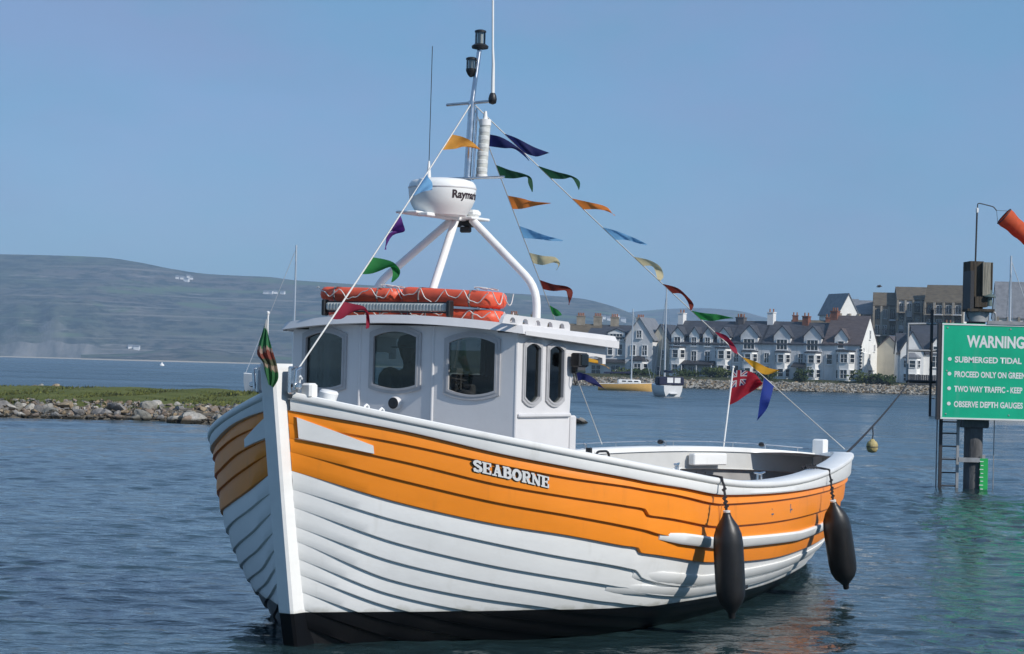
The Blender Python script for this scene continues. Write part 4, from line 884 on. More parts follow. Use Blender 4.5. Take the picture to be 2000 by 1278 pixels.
BUNTING={
'F':([[-0.382, 17.864, 4.27], [-0.504, 17.647, 4.029], [-0.627, 17.429, 3.79], [-0.749, 17.212, 3.552], [-0.872, 16.995, 3.316], [-0.994, 16.778, 3.082], [-1.116, 16.56, 2.849], [-1.239, 16.343, 2.617], [-1.361, 16.126, 2.388], [-1.484, 15.908, 2.16], [-1.603, 15.696, 1.939]],[
  ('orange', 'gold', [[-0.535, 17.592, 3.969], [-0.439, 17.592, 3.95], [-0.354, 17.592, 3.901], [-0.273, 17.592, 3.845]], [[-0.608, 17.462, 3.826], [-0.508, 17.592, 3.851], [-0.408, 17.592, 3.87], [-0.273, 17.592, 3.845]]),
  ('light blue', 'sky', [[-0.715, 17.272, 3.617], [-0.690, 17.16, 3.556], [-0.662, 17.10, 3.475]], [[-0.823, 17.082, 3.41], [-0.755, 17.05, 3.442], [-0.662, 17.08, 3.468]]),
  ('purple', 'purple', [[-0.905, 16.935, 3.251], [-0.877, 16.935, 3.191], [-0.871, 16.935, 3.123], [-0.971, 16.935, 3.084], [-1.012, 16.935, 2.974]], [[-1.018, 16.734, 3.035], [-0.996, 16.935, 3.107], [-0.964, 16.935, 3.12], [-0.999, 16.935, 3.079], [-1.012, 16.935, 2.974]]),
  ('green', 'green', [[-1.092, 16.604, 2.895], [-0.994, 16.604, 2.881], [-0.915, 16.604, 2.859], [-0.874, 16.604, 2.808], [-0.888, 16.604, 2.753], [-0.926, 16.604, 2.708]], [[-1.165, 16.473, 2.756], [-1.098, 16.604, 2.767], [-1.028, 16.604, 2.793], [-0.961, 16.604, 2.826], [-0.92, 16.604, 2.776], [-0.926, 16.604, 2.708]]),
  ('crimson', 'crimson', [[-1.282, 16.267, 2.537], [-1.205, 16.267, 2.52], [-1.119, 16.267, 2.503], [-1.084, 16.267, 2.465], [-1.085, 16.267, 2.392], [-1.099, 16.267, 2.337]], [[-1.355, 16.136, 2.399], [-1.287, 16.267, 2.406], [-1.219, 16.267, 2.454], [-1.15, 16.267, 2.475], [-1.114, 16.267, 2.441], [-1.099, 16.267, 2.337]]),
]),
'A1':([[-0.382, 17.864, 4.27], [0.024, 18.432, 3.956], [0.431, 19.0, 3.645], [0.837, 19.568, 3.337], [1.243, 20.136, 3.033], [1.649, 20.703, 2.731], [2.055, 21.271, 2.433], [2.462, 21.839, 2.138], [2.868, 22.407, 1.847], [3.274, 22.975, 1.558], [3.67, 23.528, 1.28]],[
  ('navy', 'navy', [[-0.108, 18.247, 4.058], [0.001, 18.247, 4.023], [0.134, 18.247, 3.952], [0.274, 18.247, 3.908]], [[0.065, 18.489, 3.925], [0.118, 18.247, 3.878], [0.188, 18.247, 3.871], [0.275, 18.247, 3.904]]),
  ('dark green', 'dkgreen', [[0.187, 18.659, 3.831], [0.343, 18.659, 3.786], [0.477, 18.659, 3.754], [0.545, 18.659, 3.703], [0.551, 18.659, 3.631]], [[0.309, 18.829, 3.738], [0.411, 18.659, 3.721], [0.469, 18.659, 3.736], [0.514, 18.659, 3.706], [0.551, 18.659, 3.631]]),
  ('orange', 'orange', [[0.502, 19.099, 3.591], [0.654, 19.099, 3.561], [0.814, 19.099, 3.52], [0.889, 19.099, 3.449]], [[0.613, 19.255, 3.506], [0.724, 19.099, 3.499], [0.815, 19.099, 3.488], [0.889, 19.099, 3.449]]),
  ('light blue', 'sky', [[0.796, 19.511, 3.368], [0.93, 19.511, 3.335], [1.094, 19.511, 3.279], [1.198, 19.511, 3.221]], [[0.928, 19.695, 3.268], [1.025, 19.511, 3.258], [1.119, 19.511, 3.228], [1.198, 19.511, 3.216]]),
  ('cream', 'cream', [[1.111, 19.951, 3.131], [1.257, 19.951, 3.105], [1.354, 19.951, 3.05], [1.385, 19.951, 2.956], [1.367, 19.951, 2.913]], [[1.213, 20.093, 3.055], [1.278, 19.951, 3.048], [1.312, 19.951, 2.997], [1.343, 19.951, 2.931], [1.367, 19.951, 2.913]]),
  ('maroon', 'maroon', [[1.416, 20.377, 2.904], [1.567, 20.377, 2.867], [1.667, 20.377, 2.787], [1.712, 20.377, 2.716], [1.699, 20.377, 2.662]], [[1.527, 20.533, 2.821], [1.593, 20.377, 2.815], [1.648, 20.377, 2.748], [1.684, 20.377, 2.681], [1.699, 20.377, 2.662]]),
  ('green', 'green', [[1.731, 20.817, 2.671], [1.855, 20.817, 2.648], [2.004, 20.817, 2.642], [2.139, 20.817, 2.611]], [[1.842, 20.973, 2.589], [1.931, 20.817, 2.576], [2.03, 20.817, 2.593], [2.139, 20.817, 2.606]]),
  ('maroon', 'crimson', [[1.995, 21.186, 2.478], [2.12, 21.186, 2.443], [2.194, 21.186, 2.344], [2.231, 21.186, 2.264]], [[2.066, 21.285, 2.426], [2.112, 21.186, 2.382], [2.169, 21.186, 2.303], [2.231, 21.186, 2.264]]),
  ('gold', 'yellow', [[2.32, 21.64, 2.241], [2.455, 21.64, 2.201], [2.57, 21.64, 2.142], [2.7, 21.64, 2.125]], [[2.411, 21.768, 2.175], [2.457, 21.64, 2.118], [2.572, 21.64, 2.075], [2.7, 21.64, 2.114]]),
  ('royal blue', 'blue', [[2.594, 22.024, 2.043], [2.569, 22.024, 1.896], [2.552, 22.024, 1.738], [2.524, 22.024, 1.585]], [[2.716, 22.194, 1.956], [2.665, 22.024, 1.82], [2.616, 22.024, 1.703], [2.524, 22.024, 1.585]]),
]),
'A2':([[-0.382, 17.864, 4.27], [-0.244, 18.387, 3.97], [-0.105, 18.911, 3.671], [0.033, 19.434, 3.371], [0.171, 19.957, 3.071], [0.31, 20.48, 2.771], [0.448, 21.003, 2.472], [0.586, 21.527, 2.172], [0.724, 22.05, 1.872], [0.863, 22.573, 1.572], [0.997, 23.083, 1.28]],[
  ('navy', 'navy', [[-0.282, 18.243, 4.053], [-0.151, 18.243, 4.032], [-0.019, 18.243, 3.965], [0.07, 18.243, 3.902], [0.107, 18.243, 3.834]], [[-0.24, 18.4, 3.963], [-0.105, 18.243, 3.933], [-0.018, 18.243, 3.931], [0.049, 18.243, 3.88], [0.107, 18.243, 3.834]]),
  ('dark green', 'dkgreen', [[-0.178, 18.636, 3.828], [-0.058, 18.636, 3.787], [0.076, 18.636, 3.755], [0.131, 18.636, 3.712], [0.151, 18.636, 3.601]], [[-0.133, 18.806, 3.73], [-0.012, 18.636, 3.713], [0.086, 18.636, 3.729], [0.114, 18.636, 3.676], [0.151, 18.636, 3.601]]),
  ('orange', 'orange', [[-0.071, 19.041, 3.596], [0.061, 19.041, 3.573], [0.175, 19.041, 3.549], [0.307, 19.041, 3.539]], [[-0.022, 19.224, 3.491], [0.063, 19.041, 3.482], [0.176, 19.041, 3.512], [0.307, 19.041, 3.534]]),
  ('light blue', 'sky', [[0.04, 19.46, 3.356], [0.186, 19.46, 3.312], [0.326, 19.46, 3.265], [0.448, 19.46, 3.235]], [[0.085, 19.63, 3.258], [0.188, 19.46, 3.243], [0.304, 19.46, 3.232], [0.448, 19.46, 3.231]]),
  ('cream', 'cream', [[0.14, 19.839, 3.138], [0.266, 19.839, 3.111], [0.385, 19.839, 3.1], [0.438, 19.839, 3.045], [0.393, 19.839, 2.982]], [[0.182, 19.996, 3.049], [0.269, 19.839, 3.026], [0.372, 19.839, 3.053], [0.406, 19.839, 3.03], [0.393, 19.839, 2.982]]),
  ('maroon', 'maroon', [[0.247, 20.245, 2.906], [0.375, 20.245, 2.87], [0.506, 20.245, 2.849], [0.556, 20.245, 2.788], [0.53, 20.245, 2.676]], [[0.285, 20.389, 2.824], [0.377, 20.245, 2.802], [0.488, 20.245, 2.81], [0.518, 20.245, 2.772], [0.53, 20.245, 2.676]]),
  ('green', 'green', [[0.351, 20.637, 2.681], [0.413, 20.637, 2.65], [0.474, 20.637, 2.593]], [[0.386, 20.768, 2.606], [0.415, 20.637, 2.576], [0.474, 20.637, 2.588]]),
  ('gold', 'yellow', [[0.572, 21.474, 2.202], [0.724, 21.474, 2.191], [0.888, 21.474, 2.159], [0.977, 21.474, 2.09]], [[0.614, 21.631, 2.112], [0.75, 21.474, 2.155], [0.889, 21.474, 2.128], [0.977, 21.474, 2.085]]),
  ('navy', 'navy', [[0.641, 21.736, 2.052], [0.778, 21.736, 2.017], [0.905, 21.736, 1.933], [0.968, 21.736, 1.867]], [[0.686, 21.906, 1.954], [0.749, 21.736, 1.965], [0.869, 21.736, 1.911], [0.968, 21.736, 1.862]]),
]),
}
bunting('F', 'line of five pennants running from the mast down to the bow', 10)
bunting('A1', 'long line of ten pennants running from the mast to the stern tip', 40)
bunting('A2', 'steep line of pennants from the mast to the far gunwale', 70)

# ------------------------------------------------------------------ flags on staffs
def ensign_material():
    m = cloth('ensign_cloth', (.45, .012, .03)); n = m.node_tree.nodes; l = m.node_tree.links; p = n['Principled BSDF']
    uv = n.new('ShaderNodeUVMap'); s = n.new('ShaderNodeSeparateXYZ'); l.new(uv.outputs[0], s.inputs[0])
    def mth(op, a, b=None, c=None):
        x = n.new('ShaderNodeMath'); x.operation = op
        for i, v in enumerate((a, b, c)):
            if v is None: continue
            if isinstance(v, (int, float)): x.inputs[i].default_value = v
            else: l.new(v, x.inputs[i])
        return x.outputs[0]
    U, W = s.outputs['X'], s.outputs['Y']                      # canton: u<.46, v>.5 (v measured up)
    cu = mth('DIVIDE', U, .46); cv = mth('DIVIDE', mth('SUBTRACT', W, .48), .52)
    inside = mth('MULTIPLY', mth('LESS_THAN', cu, 1.0), mth('GREATER_THAN', cv, 0.0))
    a = mth('ABSOLUTE', mth('SUBTRACT', cu, .5)); b = mth('ABSOLUTE', mth('SUBTRACT', cv, .5))
    d1 = mth('ABSOLUTE', mth('SUBTRACT', a, b))
    wdiag = mth('LESS_THAN', d1, .13); rdiag = mth('LESS_THAN', d1, .045)
    wx = mth('LESS_THAN', mth('MINIMUM', a, b), .16); rx = mth('LESS_THAN', mth('MINIMUM', a, b), .095)
    def mixc(f, A, B):
        x = n.new('ShaderNodeMix'); x.data_type = 'RGBA'; l.new(f, x.inputs[0])
        for i, c in ((6, A), (7, B)):
            if isinstance(c, tuple): x.inputs[i].default_value = (*c, 1)
            else: l.new(c, x.inputs[i])
        return x.outputs[2]
    c = mixc(wdiag, (.03, .03, .12), (.62, .60, .60)); c = mixc(rdiag, c, (.42, .02, .04)); c = mixc(wx, c, (.62, .60, .60)); c = mixc(rx, c, (.42, .02, .04))
    src = p.inputs['Base Color'].links[0].from_socket; c = mixc(inside, src, c); l.new(c, p.inputs['Base Color'])
    for q in n:
        if q.type == 'BSDF_TRANSLUCENT': l.new(c, q.inputs[0])
    return m
def uv_grid(me, n, m):
    uv = me.uv_layers.new(name='UVMap')
    for poly in me.polygons:
        for li in poly.loop_indices:
            vi = me.loops[li].vertex_index; i, j = divmod(vi, m); uv.data[li].uv = (i / (n - 1), 1 - j / (m - 1))
def staff_flag(name, label, base, top, r, P, m, part='flag_cloth'):
    base = Vector(base); t = thing(name, label, 'flag', Matrix.Translation(base)); mb = rope_tube([(0, 0, 0), Vector(top) - base], r, 8); mb.lathe([(.001, -.004), (r * 1.6, 0), (r * 1.6, .015), (.001, .02)], c=Vector(top) - base, n=10); mb.build('staff', M_WHITE, t, 60)
    mb = MB(); mb.grid([[tuple(Vector(p) - base) for p in row] for row in P]); me = mb.mesh(part, m, 80); uv_grid(me, len(P), len(P[0])); link(part, me, t); return t
ET = [(2.52, 24.5, 2.107), (2.607, 24.5, 2.115), (2.707, 24.5, 2.1), (2.801, 24.5, 2.062), (2.873, 24.5, 1.982)]
EB = [(2.489, 24.5, 1.71), (2.587, 24.5, 1.759), (2.679, 24.5, 1.826), (2.77, 24.5, 1.886), (2.868, 24.5, 1.959)]
staff_flag('ensign', 'red ensign with union canton on a white staff at the stern', (2.437, 24.5, 1.19), (2.531, 24.5, 2.143), .011, flag_mesh(ET, EB, 5, 24, 12, .05), ensign_material())
def drape_material():
    m = cloth('bow_flag_cloth', (.02, .20, .05)); n = m.node_tree.nodes; l = m.node_tree.links; p = n['Principled BSDF']
    uv = n.new('ShaderNodeUVMap'); ns_ = n.new('ShaderNodeTexNoise'); ns_.inputs['Scale'].default_value = 5; ns_.inputs['Detail'].default_value = 3; l.new(uv.outputs[0], ns_.inputs['Vector'])
    s = n.new('ShaderNodeSeparateXYZ'); l.new(uv.outputs[0], s.inputs[0]); ad = n.new('ShaderNodeMath'); ad.operation = 'MULTIPLY_ADD'; ad.inputs[1].default_value = .22; l.new(ns_.outputs['Fac'], ad.inputs[0]); l.new(s.outputs['X'], ad.inputs[2])
    cr = n.new('ShaderNodeValToRGB'); cr.color_ramp.interpolation = 'CONSTANT'; e = cr.color_ramp.elements
    stops = [(0, (.70, .70, .68)), (.24, (.05, .22, .09)), (.50, (.45, .32, .26)), (.56, (.26, .07, .05)), (.68, (.10, .11, .06)), (.80, (.40, .30, .22)), (.86, (.04, .17, .06))]
    while len(e) < len(stops): e.new(.5)
    for i, (q, c) in enumerate(stops): e[i].position = q; e[i].color = (*c, 1)
    l.new(ad.outputs[0], cr.inputs[0]); l.new(cr.outputs[0], p.inputs['Base Color'])
    for q in n:
        if q.type == 'BSDF_TRANSLUCENT': l.new(cr.outputs[0], q.inputs[0])
    return m
# the cloth hangs in folds down the front of the stem
WLt = [(-1.756, 15.36, 2.375), (-1.772, 15.34, 2.31), (-1.800, 15.33, 2.21), (-1.815, 15.33, 2.12), (-1.770, 15.31, 2.06), (-1.752, 15.31, 1.99), (-1.722, 15.31, 1.905)]
WRt = [(-1.752, 15.37, 2.36), (-1.742, 15.36, 2.27), (-1.718, 15.36, 2.19), (-1.695, 15.37, 2.12), (-1.668, 15.37, 2.04), (-1.655, 15.36, 1.95), (-1.688, 15.34, 1.882)]
def folds():
    A = spline(WLt, 22); B = spline(WRt, 22); P = []
    for i in range(23):
        row = []
        for j in range(15):
            k = j / 14; q = A[i].lerp(B[i], k); row.append((q.x, q.y + .028 * math.sin(k * 15 + i * .12) * min(1, i / 5), q.z))
        P.append(row)
    return P
staff_flag('bow_flag', 'white, green and red flag hanging limp from the bow staff', (-1.757, 15.46, 2.03), (-1.750, 15.40, 2.41), .0075, folds(), drape_material())

# ------------------------------------------------------------------ fenders
def fender(label, top, bottom, r, tie, deck_pts, seed):
    top = Vector(top); bottom = Vector(bottom); ax = (top - bottom); L_ = ax.length; M = Matrix.Translation(bottom) @ ax.to_track_quat('Z', 'X').to_matrix().to_4x4()
    t = thing('fender', label, 'fender', BOAT @ M, 'black fenders hung over the port side')
    k = L_
    prof = [(.006, 0), (.026, .004), (.030, k * .05), (r * .42, k * .085), (r * .74, k * .14), (r * .94, k * .21), (r, k * .30), (r * 1.01, k * .5), (r, k * .70), (r * .93, k * .79), (r * .72, k * .87), (r * .42, k * .935), (.036, k * .965), (.030, k * .99), (.012, k)]
    mb = MB(); mb.lathe(prof, n=28); mb.build('body', M_RUBBER, t, 60)
    mb = MB(); mb.lathe([(.012, 0), (.028, .004), (.028, .018), (.012, .02)], c=(0, 0, k - .006), n=14); mb.build('eye_collar', M_ROPEW, t, 40)
    Mi = M.inverted(); g = random.Random(seed); pts = []; a = top; b = Vector(tie)
    for i in range(9):
        q = a.lerp(b, i / 8); pts.append(Mi @ (q + Vector((g.uniform(-.006, .006), g.uniform(-.006, .006), 0))))
    mb = MB(); mb.tube(pts, .010, 6)
    for i in (1, 2, 3, 5): mb.tube([pts[i] + Vector((-.012, .01, 0)), pts[i] + Vector((.014, -.008, .018))], .011, 6)
    dp = [Vector(p) for p in [tie] + deck_pts]; mb.tube([Mi @ p for p in spline([tuple(p) for p in dp], 14)], .010, 6)
    for i in range(5): q = Mi @ dp[1].lerp(dp[-1], i / 4); mb.tube([q + Vector((0, 0, -.01)), q + Vector((.03, .02, .014)), q + Vector((-.02, .03, .0))], .009, 6)
    mb.build('lanyard', M_ROPEK, t, 60)
g1 = hull_pt(2.92, float(sheer(2.92)), 1, .07)
fender('black fender hanging amidships, nearer of the two on the port side', V(2.86, 2.31, 1.262), V(2.97, 2.33, .42), .118, (g1[0], g1[1], g1[2] + .004), [(g1[0] - .01, g1[1] + .14, g1[2] + .02), (g1[0] - .25, g1[1] + .22, g1[2] + .03), (g1[0] - .50, g1[1] + .24, g1[2] + .03)], 1)
g2 = hull_pt(6.30, float(sheer(6.30)), 1, .06)
fender('black fender hanging by the stern, tip touching the water', V(6.26, 1.90, 1.185), V(6.58, 1.93, .350), .130, (g2[0], g2[1], g2[2] + .004), [(g2[0] - .02, g2[1] + .12, g2[2] + .02), (g2[0] - .14, g2[1] + .18, g2[2] + .02)], 2)

# ------------------------------------------------------------------ deck fittings
def cleat(u, v, z, rz=0, m=M_STEEL, s=1.0, parent=boat):
    mb = MB(); Mx = Matrix.Translation(V(u, v, z)) @ Matrix.Rotation(rz, 4, 'Z') @ Matrix.Scale(s, 4)
    for x in (-.035, .035): mb.tube([Mx @ Vector((x, 0, 0)), Mx @ Vector((x * .9, 0, .05))], .011 * s, 8)
    mb.tube([Mx @ Vector((x, 0, .052 + abs(x) * .12)) for x in (-.10, -.05, 0, .05, .10)], [.006 * s, .011 * s, .013 * s, .011 * s, .006 * s], 8); return mb.build('cleat', m, parent, 50)
# bow: fairleads either side of the stem head, samson chock, cleats, ventilator, boxes
for v in (.13, -.15):
    mb = MB(); z0 = float(sheer(.05)); mb.bevbox(V(.03, v, z0 + .10), (.11, .030, .20), .01); mb.tube([V(.0, v * 1.25, z0 + .03), V(.0, v * 1.35, z0 + .17), V(.06, v * 1.35, z0 + .19)], .012, 8); mb.lathe([(.02, -.02), (.032, -.012), (.032, .012), (.02, .02)], c=V(.02, v * 1.4, z0 + .06), n=12); mb.build('fairlead', M_STEEL, boat, 40)
mb = MB(); mb.tube([V(.16, .10, float(sheer(.1)) - .02), V(.155, .10, 2.25)], .008, 8); mb.tube([V(.10, .16, 2.23), V(.22, .06, 2.25)], .007, 8); mb.build('bow_post', M_WHITE, boat, 50)
mb = MB(); mb.bevbox(V(.14, .20, 2.145), (.10, .09, .11), .015); mb.build('bow_chock', M_WHITE, boat, 30)
mb = MB(); mb.lathe([(.062, 0), (.066, .05), (.072, .085), (.060, .10), (.02, .104)], c=V(.34, .22, 2.055), n=16, M=Matrix.Translation(V(.34, .22, 2.05)) @ Matrix.Rotation(R(10), 4, 'X')); mb.build('ventilator', M_WHITE, boat, 40)
for i, a in enumerate((.44, .52)):
    mb = MB(); c0 = Vector(V(a, .50 + .08 * i, float(sheer(a)) + .01)); mb.tube([c0 + Vector((-.035, 0, 0)), c0 + Vector((-.025, 0, .04)), c0 + Vector((.0, 0, .052)), c0 + Vector((.025, 0, .04)), c0 + Vector((.035, 0, 0))], .009, 8); mb.build('deck_ring', M_WHITE, boat, 50)
# along the far gunwale: stanchion sockets, cleats, thin rail, locker
for u, v in ((7.1, -1.50), (7.55, -1.38), (8.72, -1.0), (10.15, -.42)):
    cleat(u, v, float(sheer(u)) + .005, .3)
for u, v in ((8.66, -1.03), (10.1, -.44)):
    mb = MB(); z0 = float(sheer(u)); mb.bevbox(V(u, v, z0 + .05), (.06, .06, .05), .015); mb.build('winch_head', M_BLACK, boat, 40)
pts = []
for uu in np.linspace(6.2, 10.86, 24):
    q = hull_pt(uu, float(sheer(uu)), -1, .02); pts.append((q[0], q[1], q[2] + .055))
mb = MB(); mb.tube(pts, .0065, 6)
for uu in np.linspace(6.4, 10.7, 6): q = hull_pt(uu, float(sheer(uu)), -1, .02); mb.tube([(q[0], q[1], q[2]), (q[0], q[1], q[2] + .055)], .006, 6)
mb.build('gunwale_rail', M_STEEL, boat, 50)
mb = MB(); q = hull_pt(9.2, 1.4, -1, -.20); mb.bevbox((q[0], q[1], 1.395), (.50, .10, .13), .012, M=Matrix.Translation((q[0], q[1] - .03, 1.395)) @ Matrix.Rotation(R(-23), 4, 'Z')); mb.build('cockpit_locker', M_WHITE, boat, 30)
mb = MB(); mb.box(V(7.25, -1.18, 1.36), (.05, .05, .36)); mb.tube(bend([V(7.35, -1.15, 1.2), V(7.35, -1.15, 1.50), V(7.62, -1.13, 1.50), V(7.62, -1.13, 1.2)], .08), .013, 8); mb.add([V(7.32, -1.12, 1.2), V(7.42, -1.08, 1.2), V(7.34, -1.16, 1.50)], [(0, 1, 2)]); mb.build('pump_handle', M_BLACK, boat, 40)
for uu in (2.45, 4.3):
    q = hull_pt(uu, float(sheer(uu)), 1, -.11); cleat(q[0], -q[1], q[2] + .004, .25 if uu < 4 else -.1)
for u, v in ((2.92, 1.86), (2.98, 1.80)):
    mb = MB(); mb.tube([V(u, v, float(sheer(u)) - .05), V(u, v, float(sheer(u)) + .075)], .011, 8); mb.tube([V(u - .05, v, float(sheer(u)) + .06), V(u + .04, v, float(sheer(u)) + .065)], .007, 6); mb.build('rod_socket', M_WHITE, boat, 50)

# ------------------------------------------------------------------ two people in the wheelhouse
M_SKIN = mat('skin', (.42, .24, .17), .6, .1, 10); M_COAT = mat('dark_clothing', (.012, .013, .018), .85, .3, 8); M_CAPM = mat('pale_cap', (.62, .62, .60), .8, .1, 10); M_HAIR = mat('dark_hair', (.02, .014, .01), .7, .3, 30)
def person(label, base, heading, height, pose, cap):
    k = height / 1.75; M = BOAT @ Matrix.Translation(base) @ Matrix.Rotation(heading, 4, 'Z'); t = thing('person', label, 'person', M)
    sit = pose == 'sit'; hz = (.50 if sit else .95) * k
    J = {'pel': (0, 0, hz), 'wa': (0, 0, hz + .16 * k), 'ch': (.02, 0, hz + .36 * k), 'nb': (.03, 0, hz + .50 * k), 'nk': (.045, 0, hz + .56 * k), 'hd': (.06, 0, hz + .66 * k), 'ht': (.06, 0, hz + .78 * k)}
    rad = {'pel': .15, 'wa': .135, 'ch': .16, 'nb': .08, 'nk': .056, 'hd': .088, 'ht': .066}
    E_ = [('pel', 'wa'), ('wa', 'ch'), ('ch', 'nb'), ('nb', 'nk'), ('nk', 'hd'), ('hd', 'ht')]
    for s, n_ in ((1, 'l'), (-1, 'r')):
        J.update({'sh' + n_: (.02, s * .19 * k, hz + .45 * k), 'el' + n_: (.12, s * .24 * k, hz + .22 * k), 'wr' + n_: (.34, s * .16 * k, hz + (.28 if not sit else .18) * k), 'ha' + n_: (.42, s * .14 * k, hz + (.30 if not sit else .18) * k)})
        rad.update({'sh' + n_: .066, 'el' + n_: .048, 'wr' + n_: .034, 'ha' + n_: .036})
        E_ += [('ch', 'sh' + n_), ('sh' + n_, 'el' + n_), ('el' + n_, 'wr' + n_), ('wr' + n_, 'ha' + n_)]
        kx, kz = (.44, hz) if sit else (.04, .50 * k); fx_ = .44 if sit else .0
        J.update({'hp' + n_: (.02, s * .10 * k, hz - .03), 'kn' + n_: (kx * k, s * .11 * k, kz - (.0 if sit else 0)), 'an' + n_: (fx_ * k, s * .11 * k, .08 * k), 'to' + n_: ((fx_ + .17) * k, s * .13 * k, .04)})
        rad.update({'hp' + n_: .095, 'kn' + n_: .062, 'an' + n_: .042, 'to' + n_: .036})
        E_ += [('pel', 'hp' + n_), ('hp' + n_, 'kn' + n_), ('kn' + n_, 'an' + n_), ('an' + n_, 'to' + n_)]
    names = list(J); me = bpy.data.meshes.new('body'); me.from_pydata([J[n_] for n_ in names], [(names.index(a), names.index(b)) for a, b in E_], []); me.materials.append(M_COAT); me.materials.append(M_SKIN)
    o = link('body', me, t); sk = o.modifiers.new('skin', 'SKIN'); sk.use_smooth_shade = True
    for i, n_ in enumerate(names): r_ = rad[n_] * k; me.skin_vertices[0].data[i].radius = (r_, r_ * (1.15 if n_ in ('pel', 'wa', 'ch') else 1))
    me.skin_vertices[0].data[names.index('pel')].use_root = True; sb = o.modifiers.new('sub', 'SUBSURF'); sb.levels = 1; sb.render_levels = 2
    hd = Vector(J['hd'])
    import bmesh
    b = bmesh.new(); bmesh.ops.create_uvsphere(b, u_segments=16, v_segments=10, radius=1)
    for v_ in b.verts:
        c = v_.co; f = 1.12 if c.x > .55 and abs(c.y) < .3 and -.15 < c.z < .2 else 1; v_.co = Vector((c.x * .098 * f, c.y * .078 * (.85 if c.z < -.3 else 1), c.z * .125)) * k
    hm = bpy.data.meshes.new('face'); b.to_mesh(hm); b.free(); hm.materials.append(M_SKIN); hm.polygons.foreach_set('use_smooth', [True] * len(hm.polygons)); ho = link('face', hm, t); ho.location = hd + Vector((.012, 0, .02))
    mb = MB()
    if cap: mb.lathe([(.104 * k, .02), (.106 * k, .06), (.085 * k, .115), (.03 * k, .135)], c=hd + Vector((0, 0, .01)), n=16); mb.bevbox(hd + Vector((.13 * k, 0, .035)), (.12, .13, .012), .005)
    else: mb.lathe([(.09 * k, -.05), (.105 * k, .02), (.098 * k, .08), (.06 * k, .13), (.01, .145)], c=hd + Vector((-.018, 0, .01)), n=16)
    mb.build('cap' if cap else 'hair', M_CAPM if cap else M_HAIR, t, 50); return t
person('dark-clothed seated person seen low behind the middle wheelhouse window', V(2.40, -.53, 1.05), R(180), 1.70, 'sit', False)
person('standing person with pale cap behind the right of the middle window', V(2.52, -.41, .86), R(180), 1.74, 'stand', True)
# ------------------------------------------------------------------ town shore
M_BEACH = noise_mat('shingle_beach', [(.20, .18, .15), (.36, .33, .28), (.50, .47, .41)], 1.6, bump=.9, bscale=2.5)
M_BANK = noise_mat('bank_grass', [(.020, .026, .012), (.045, .052, .022), (.085, .08, .045)], .35, bscale=2)
def shore():
    mb = MB(); P = []
    prof = [(-6, -1.2), (-.4, -.1), (.0, .0), (3, .32), (8, .85), (11, 1.15), (13, 1.55), (18, 1.6), (60, 2.2), (200, 6)]
    for x in np.arange(-16, 130, 1.6):
        row = []; e = 298 - max(0, x - 15) * .25 + .8 * math.sin(x * .4) + .5 * math.sin(x * 1.1); rise = np.interp(x, [0, 38, 48, 60, 130], [0, 0, 1.5, 2.6, 3.2])
        for i, (d, z) in enumerate(prof):
            zz = z + (0.12 * math.sin(x * 1.9 + d) if 2 < d < 14 else 0)
            if d > 30: zz += rise * (1 if d < 100 else 1.4)
            row.append((x, e + d, zz))
        P.append(row)
    mb.grid(P)
    n = len(prof) - 1
    for i in range(len(mb.f)): mb.m[i] = 0 if i % n < 5 else 1
    tag(mb.build('shore', [M_BEACH, M_BANK], smooth=70), kind='structure')
shore()
# shingle: loose stones on the beach, far too many to count
def beach_stones():
    mb = MB()
    for i in range(5200):
        x = rnd.uniform(6, 66); d = rnd.uniform(-.5, 10.5); e = 298 - max(0, x - 15) * .25 + .8 * math.sin(x * .4) + .5 * math.sin(x * 1.1); s = rnd.uniform(.10, .34)
        z = float(np.interp(d, [-.4, 0, 3, 8, 11], [-.1, 0, .32, .85, 1.15])); c = Vector((x, e + d, z + s * .2))
        vs = [c + Vector((rnd.uniform(-1, 1), rnd.uniform(-1, 1), rnd.uniform(-.5, .8))).normalized() * s * rnd.uniform(.7, 1.2) for _ in range(6)]
        mb.add(vs, [(0, 1, 2), (0, 2, 3), (0, 3, 4), (0, 4, 1), (5, 2, 1), (5, 3, 2), (5, 4, 3), (5, 1, 4)], rnd.randrange(3))
    tag(mb.build('beach_stones', [ROCKM[0], ROCKM[4], ROCKM[1]]), 'pale shingle stones along the town beach', 'shingle', kind='stuff')
beach_stones()

# ------------------------------------------------------------------ houses
M_RENDER = mat('white_render', (.82, .82, .80), .85, .10, .6); M_GREYR = mat('grey_render', (.68, .68, .68), .85, .10, .5); M_CREAM = mat('cream_render', (.62, .57, .46), .85, .1, .6); M_STONE = mat('buff_stone', (.32, .28, .22), .9, .25, 1.2)
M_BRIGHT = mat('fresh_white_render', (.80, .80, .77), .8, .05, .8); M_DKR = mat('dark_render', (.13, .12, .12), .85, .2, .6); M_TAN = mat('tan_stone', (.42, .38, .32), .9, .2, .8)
M_SLATE = mat('slate_roof', (.060, .064, .078), .6, .3, 1.4, stretch=(1, 1, 5)); M_BRSLATE = mat('brown_slate_roof', (.105, .085, .085), .65, .3, 1.4, stretch=(1, 1, 5)); M_TILE = mat('brown_tile_roof', (.135, .11, .075), .75, .3, 1.2, stretch=(1, 1, 5)); M_PALEROOF = mat('pale_slate_roof', (.20, .21, .23), .55, .2, 1.4)
M_TRIM = mat('white_trim', (.78, .78, .77), .6, .05, 3); M_DTRIM = mat('dark_trim', (.035, .035, .04), .6, .2, 3); M_PANE = mat('dark_window_glass', (.018, .022, .028), .08, .3, .6, spec=.8); M_BRICK = mat('red_brick', (.22, .085, .05), .85, .3, 2); M_POT = mat('clay_pot', (.33, .14, .07), .8, .2, 3)
